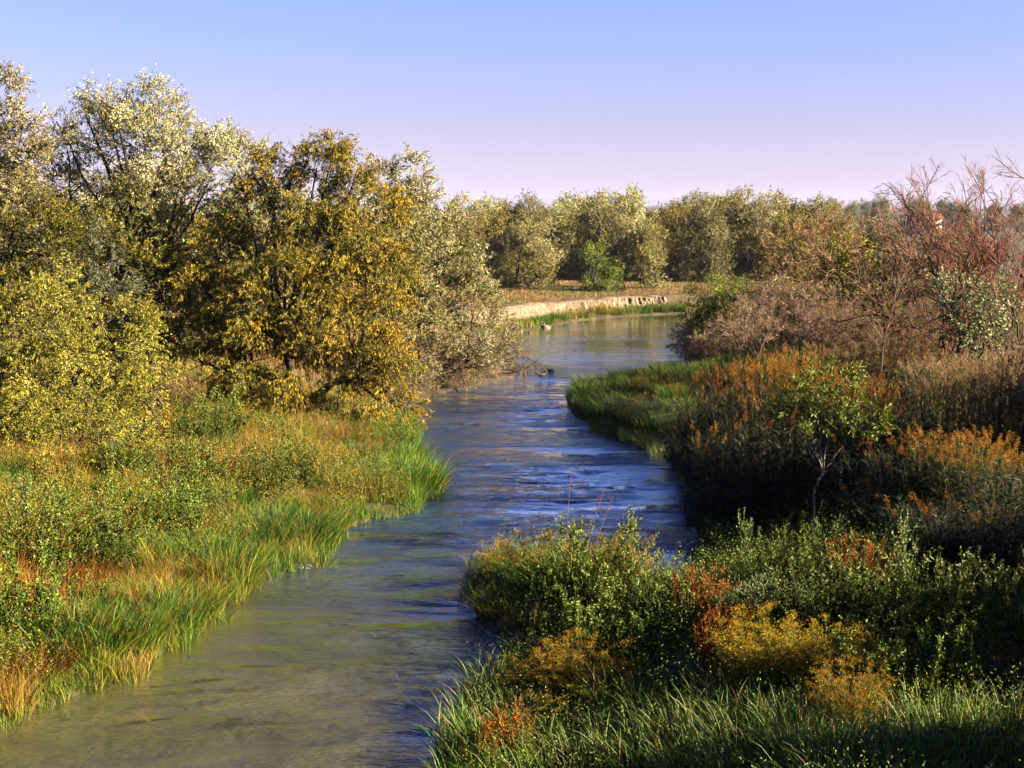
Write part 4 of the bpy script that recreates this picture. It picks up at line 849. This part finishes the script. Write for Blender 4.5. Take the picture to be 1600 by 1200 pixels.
# ------------------------------------------------------------------ ducks
def duck(px, py, rot, col, label, sc=1.0, rear=False):
    b = G(px, py); t = thing('duck', label, 'duck', (b[0], b[1], 0), None, rot)
    # spine stations from tail to crown of the head: x, z, half width, half height
    S = [(-.27,.10,.006,.006),(-.23,.095,.035,.018),(-.17,.075,.065,.05),(-.09,.055,.09,.075),(0,.05,.10,.085),(.09,.06,.09,.08),(.14,.085,.065,.065),(.165,.13,.036,.045),(.175,.18,.028,.032),(.18,.22,.028,.03),(.19,.25,.033,.034),(.205,.27,.036,.036),(.235,.268,.028,.026),(.25,.262,.015,.013)]
    S = np.array(S)*sc; n = len(S); k = 12; th = np.arange(k)*2*math.pi/k
    P = np.stack([S[:,0], S[:,0]*0, S[:,1]], 1); T = unit(np.gradient(P, axis=0)); nz = np.stack([-T[:,2], T[:,1]*0, T[:,0]], 1)
    V = P[:,None,:]+np.array([0,1,0])*(S[:,2][:,None]*np.cos(th))[:,:,None]+nz[:,None,:]*(S[:,3][:,None]*np.sin(th))[:,:,None]
    idx = np.arange(n*k).reshape(n,k); q = np.stack([idx[:-1], np.roll(idx,-1,1)[:-1], np.roll(idx,-1,1)[1:], idx[1:]], -1).reshape(-1,4)
    mk('body', V.reshape(-1,3), q, noise_mat('duck_feathers', [tuple(np.array(col)*.6), col], 12, .6, .2), t, smooth=True)
    V = np.array([(.245,-.014,.262),(.245,.014,.262),(.30,.010,.247),(.30,-.010,.247),(.245,-.012,.248),(.245,.012,.248)])*sc
    mk('bill', V, [(0,3,2,1),(4,5,2,3)], noise_mat('duck_bill', [(.25,.16,.05),(.35,.22,.07)], 20, .5, 0), t)
duck(861,580,math.pi, (.03,.025,.02), 'dark duck swimming farther out, facing the dead brush', 1.15)
duck(847,587,.5, (.10,.06,.04), 'brown duck nearer the dead brush, facing away from it', 1.1)
# ------------------------------------------------------------------ stone with foam, drift twigs
def rock(px, py, s, label, seed, col=[(.12,.10,.07),(.28,.24,.18)]):
    r = rng(seed); b = G(px,py); n, m = 12, 9
    th, ph = np.meshgrid(np.arange(n)*2*math.pi/n, np.linspace(.02, math.pi-.02, m), indexing='ij')
    V = np.stack([np.cos(th)*np.sin(ph), np.sin(th)*np.sin(ph), np.cos(ph)], -1); V *= (1+r.normal(size=V.shape[:2])*.10)[...,None]; V = V*np.array([1,.7,.5])*s
    idx = np.arange(n*m).reshape(n,m); q = np.stack([idx[:,:-1], idx[:,1:], np.roll(idx,-1,0)[:,1:], np.roll(idx,-1,0)[:,:-1]], -1).reshape(-1,4)
    o = mk('rock', V.reshape(-1,3), q, noise_mat('river_stone', col, 3, .7, .4), smooth=True); o.location = (b[0],b[1],.02); o['label'] = label; o['category'] = 'rock'
rock(806,1004,.22,'wet stone at the near right bank with white water against it', 1)
rock(852,512,.38,'pale boulder on the far shore beside the green tuft', 2, [(.3,.2,.14),(.5,.38,.28)])
def drift(pts, rad, lab, seed):
    r = rng(seed); P = np.array([G(a,b,.05) for a,b in pts]); sI = np.linspace(0, len(P)-1, 12); i = np.minimum(sI.astype(int), len(P)-2); f = (sI-i)[:,None]; Q = P[i]*(1-f)+P[i+1]*f+r.normal(size=(12,3))*.02
    t = thing('driftwood', lab, 'driftwood', Q[0]); g = Geo(); g.add(*tubes(Q[None], np.linspace(rad,rad*.35,12)[None], 7, np.array([(.26,.20,.14)])))
    n = 7; o_, d_ = on_path(np.repeat(Q[None],n,0), r.uniform(.2,.95,n)); S = paths(r, o_, d_+r.normal(size=(n,3))*[.6,.6,.4]+[0,0,.25], r.uniform(.2,.6,n), 5, .2, 0); g.add(*tubes(S, np.linspace(rad*.35,.006,5)[None].repeat(n,0), 5, np.array([(.26,.20,.14)])))
    g.build('limb', M['bark'], t, Q[0], True)
drift([(515,818),(545,822),(575,812)], .04, 'short driftwood stick at the foot of the rusty corner patch', 2)
def foam():
    r = rng(7); g = Geo()
    for (px,py,sx,sy,n) in ((790,1008,.55,.10,340),(455,888,.5,.12,140),(905,733,.8,.3,60)):
        b = G(px,py); p = np.stack([b[0]+r.normal(size=n)*sx*.45, b[1]+r.normal(size=n)*sy, np.abs(r.normal(size=n))*.03+.004], 1)
        d = unit(r.normal(size=(n,3))*[1,.6,.25]); s = unit(np.cross(d, r.normal(size=(n,3))*.4+[0,0,1]))
        g.add(*leaves(p-d*.03, d, s, .07, .05, pal(r, n, [(.6,.6,.6),(.8,.8,.8)])))
    o = g.build('foam', M['leaf']); o['kind'] = 'stuff'; o['label'] = 'white water breaking at the stone and bank'
foam()
# ------------------------------------------------------------------ unseen trees added on the sun side, placed to shade the right bank
SH = [(16.5,36.2,5.5),(18,39.0,5.2),(19.5,44,3.6),(22,36.5,5),(14.8,31.5,3.2),(10.8,16.5,3.8),(11.5,20.5,3.6),(12.8,24.5,3.4),(15.5,25,4.6),(14.5,20.5,4.8),(14.5,16,5),(18,13,5.5),(18,22,5.5),(18.5,18,5.5),(25,33,6)]
for k,(x,y,h) in enumerate(SH): dup(protos[2], (x,y,1.4), k*1.3, (h/10*1.25,h/10*1.25,h/10), 'unseen bushy olive tree added beyond the right edge to shade the dark corner and hollow', 'unseen olive bushes added for shade beyond the right edge')
hz = [(a,b,c) for a in (-6200,6600) for b in (-900,6300) for c in (-2.2,95)]
o = mk('haze', hz, [(0,1,3,2),(4,6,7,5),(0,4,5,1),(2,3,7,6),(0,2,6,4),(1,5,7,3)], bpy.data.materials.new('haze')); o['kind'] = 'stuff'; o['label'] = 'thin bluish air over the distance'
hm = o.data.materials[0]; hm.use_nodes = True; hm.node_tree.nodes.clear(); pv = hm.node_tree.nodes.new('ShaderNodeVolumePrincipled'); pv.inputs['Density'].default_value = .00003; pv.inputs['Color'].default_value = (.62,.72,1,1)
ho = hm.node_tree.nodes.new('ShaderNodeOutputMaterial'); hm.node_tree.links.new(pv.outputs[0], ho.inputs['Volume'])
# ------------------------------------------------------------------ light, sky, camera
SUN_EL, SUN_AZ = 23.0, 102.0              # azimuth clockwise from the viewing direction
w = bpy.data.worlds.new('World'); bpy.context.scene.world = w; w.use_nodes = True
nt = w.node_tree; nt.nodes.clear(); N = nt.nodes.new; L = nt.links.new
sky = N('ShaderNodeTexSky'); sky.sky_type = 'NISHITA'; sky.sun_disc = False; sky.sun_elevation = R(SUN_EL); sky.sun_rotation = R(SUN_AZ)
sky.air_density = 1.0; sky.dust_density = .6; sky.ozone_density = 3.0
tc = N('ShaderNodeTexCoord'); sx = N('ShaderNodeSeparateXYZ'); L(tc.outputs['Generated'], sx.inputs[0])
cr = N('ShaderNodeValToRGB'); L(sx.outputs['Z'], cr.inputs[0]); e = cr.color_ramp.elements
SKYC = [(0.0, (0.364, 0.291, 0.519)), (0.016, (0.369, 0.297, 0.5)), (0.06, (0.351, 0.262, 0.391)), (0.104, (0.335, 0.278, 0.456)), (0.146, (0.32, 0.29, 0.438)), (0.2, (0.235, 0.273, 0.505)), (0.28, (0.148, 0.23, 0.505)), (0.42, (0.074, 0.128, 0.365)), (0.6, (0.039, 0.072, 0.209)), (1.0, (0.03, 0.047, 0.104))]
while len(e) < len(SKYC): e.new(.5)
for i,(p,c) in enumerate(SKYC): e[i].position = p; e[i].color = (*c,1)
mm = N('ShaderNodeMixRGB'); mm.blend_type = 'MULTIPLY'; mm.inputs[0].default_value = 1; L(sky.outputs[0], mm.inputs[1]); L(cr.outputs[0], mm.inputs[2])
bg = N('ShaderNodeBackground'); bg.inputs['Strength'].default_value = .051; L(mm.outputs[0], bg.inputs['Color'])
ow = N('ShaderNodeOutputWorld'); L(bg.outputs[0], ow.inputs['Surface'])
sd = bpy.data.lights.new('sun', 'SUN'); sd.energy = 5.0; sd.angle = R(.5); sd.color = (1,.86,.66)
so = bpy.data.objects.new('sun', sd); C.objects.link(so)
from mathutils import Vector
dirv = Vector((math.sin(R(SUN_AZ))*math.cos(R(SUN_EL)), math.cos(R(SUN_AZ))*math.cos(R(SUN_EL)), math.sin(R(SUN_EL))))
so.rotation_euler = dirv.to_track_quat('Z', 'Y').to_euler(); so.location = dirv*60
cd = bpy.data.cameras.new('camera'); cam = bpy.data.objects.new('camera', cd); C.objects.link(cam)
cd.sensor_width = 36; cd.lens = 36*F/1600; cd.clip_end = 20000; cam.location = (0,0,CZ); cam.rotation_euler = (math.pi/2-PITCH, 0, 0)
S = bpy.context.scene; S.camera = cam
S.view_settings.view_transform = 'Standard'; S.view_settings.look = 'None'; S.view_settings.exposure = 3.25; S.view_settings.gamma = 1
S.render.engine = 'CYCLES'; S.cycles.max_bounces = 5; S.cycles.diffuse_bounces = 1; S.cycles.glossy_bounces = 2; S.cycles.transmission_bounces = 3
S.cycles.use_denoising = True; S.cycles.caustics_reflective = False; S.cycles.caustics_refractive = False
print('FACES', sum(len(o.data.polygons) for o in bpy.data.objects if o.type == 'MESH' and o.name in C.objects))
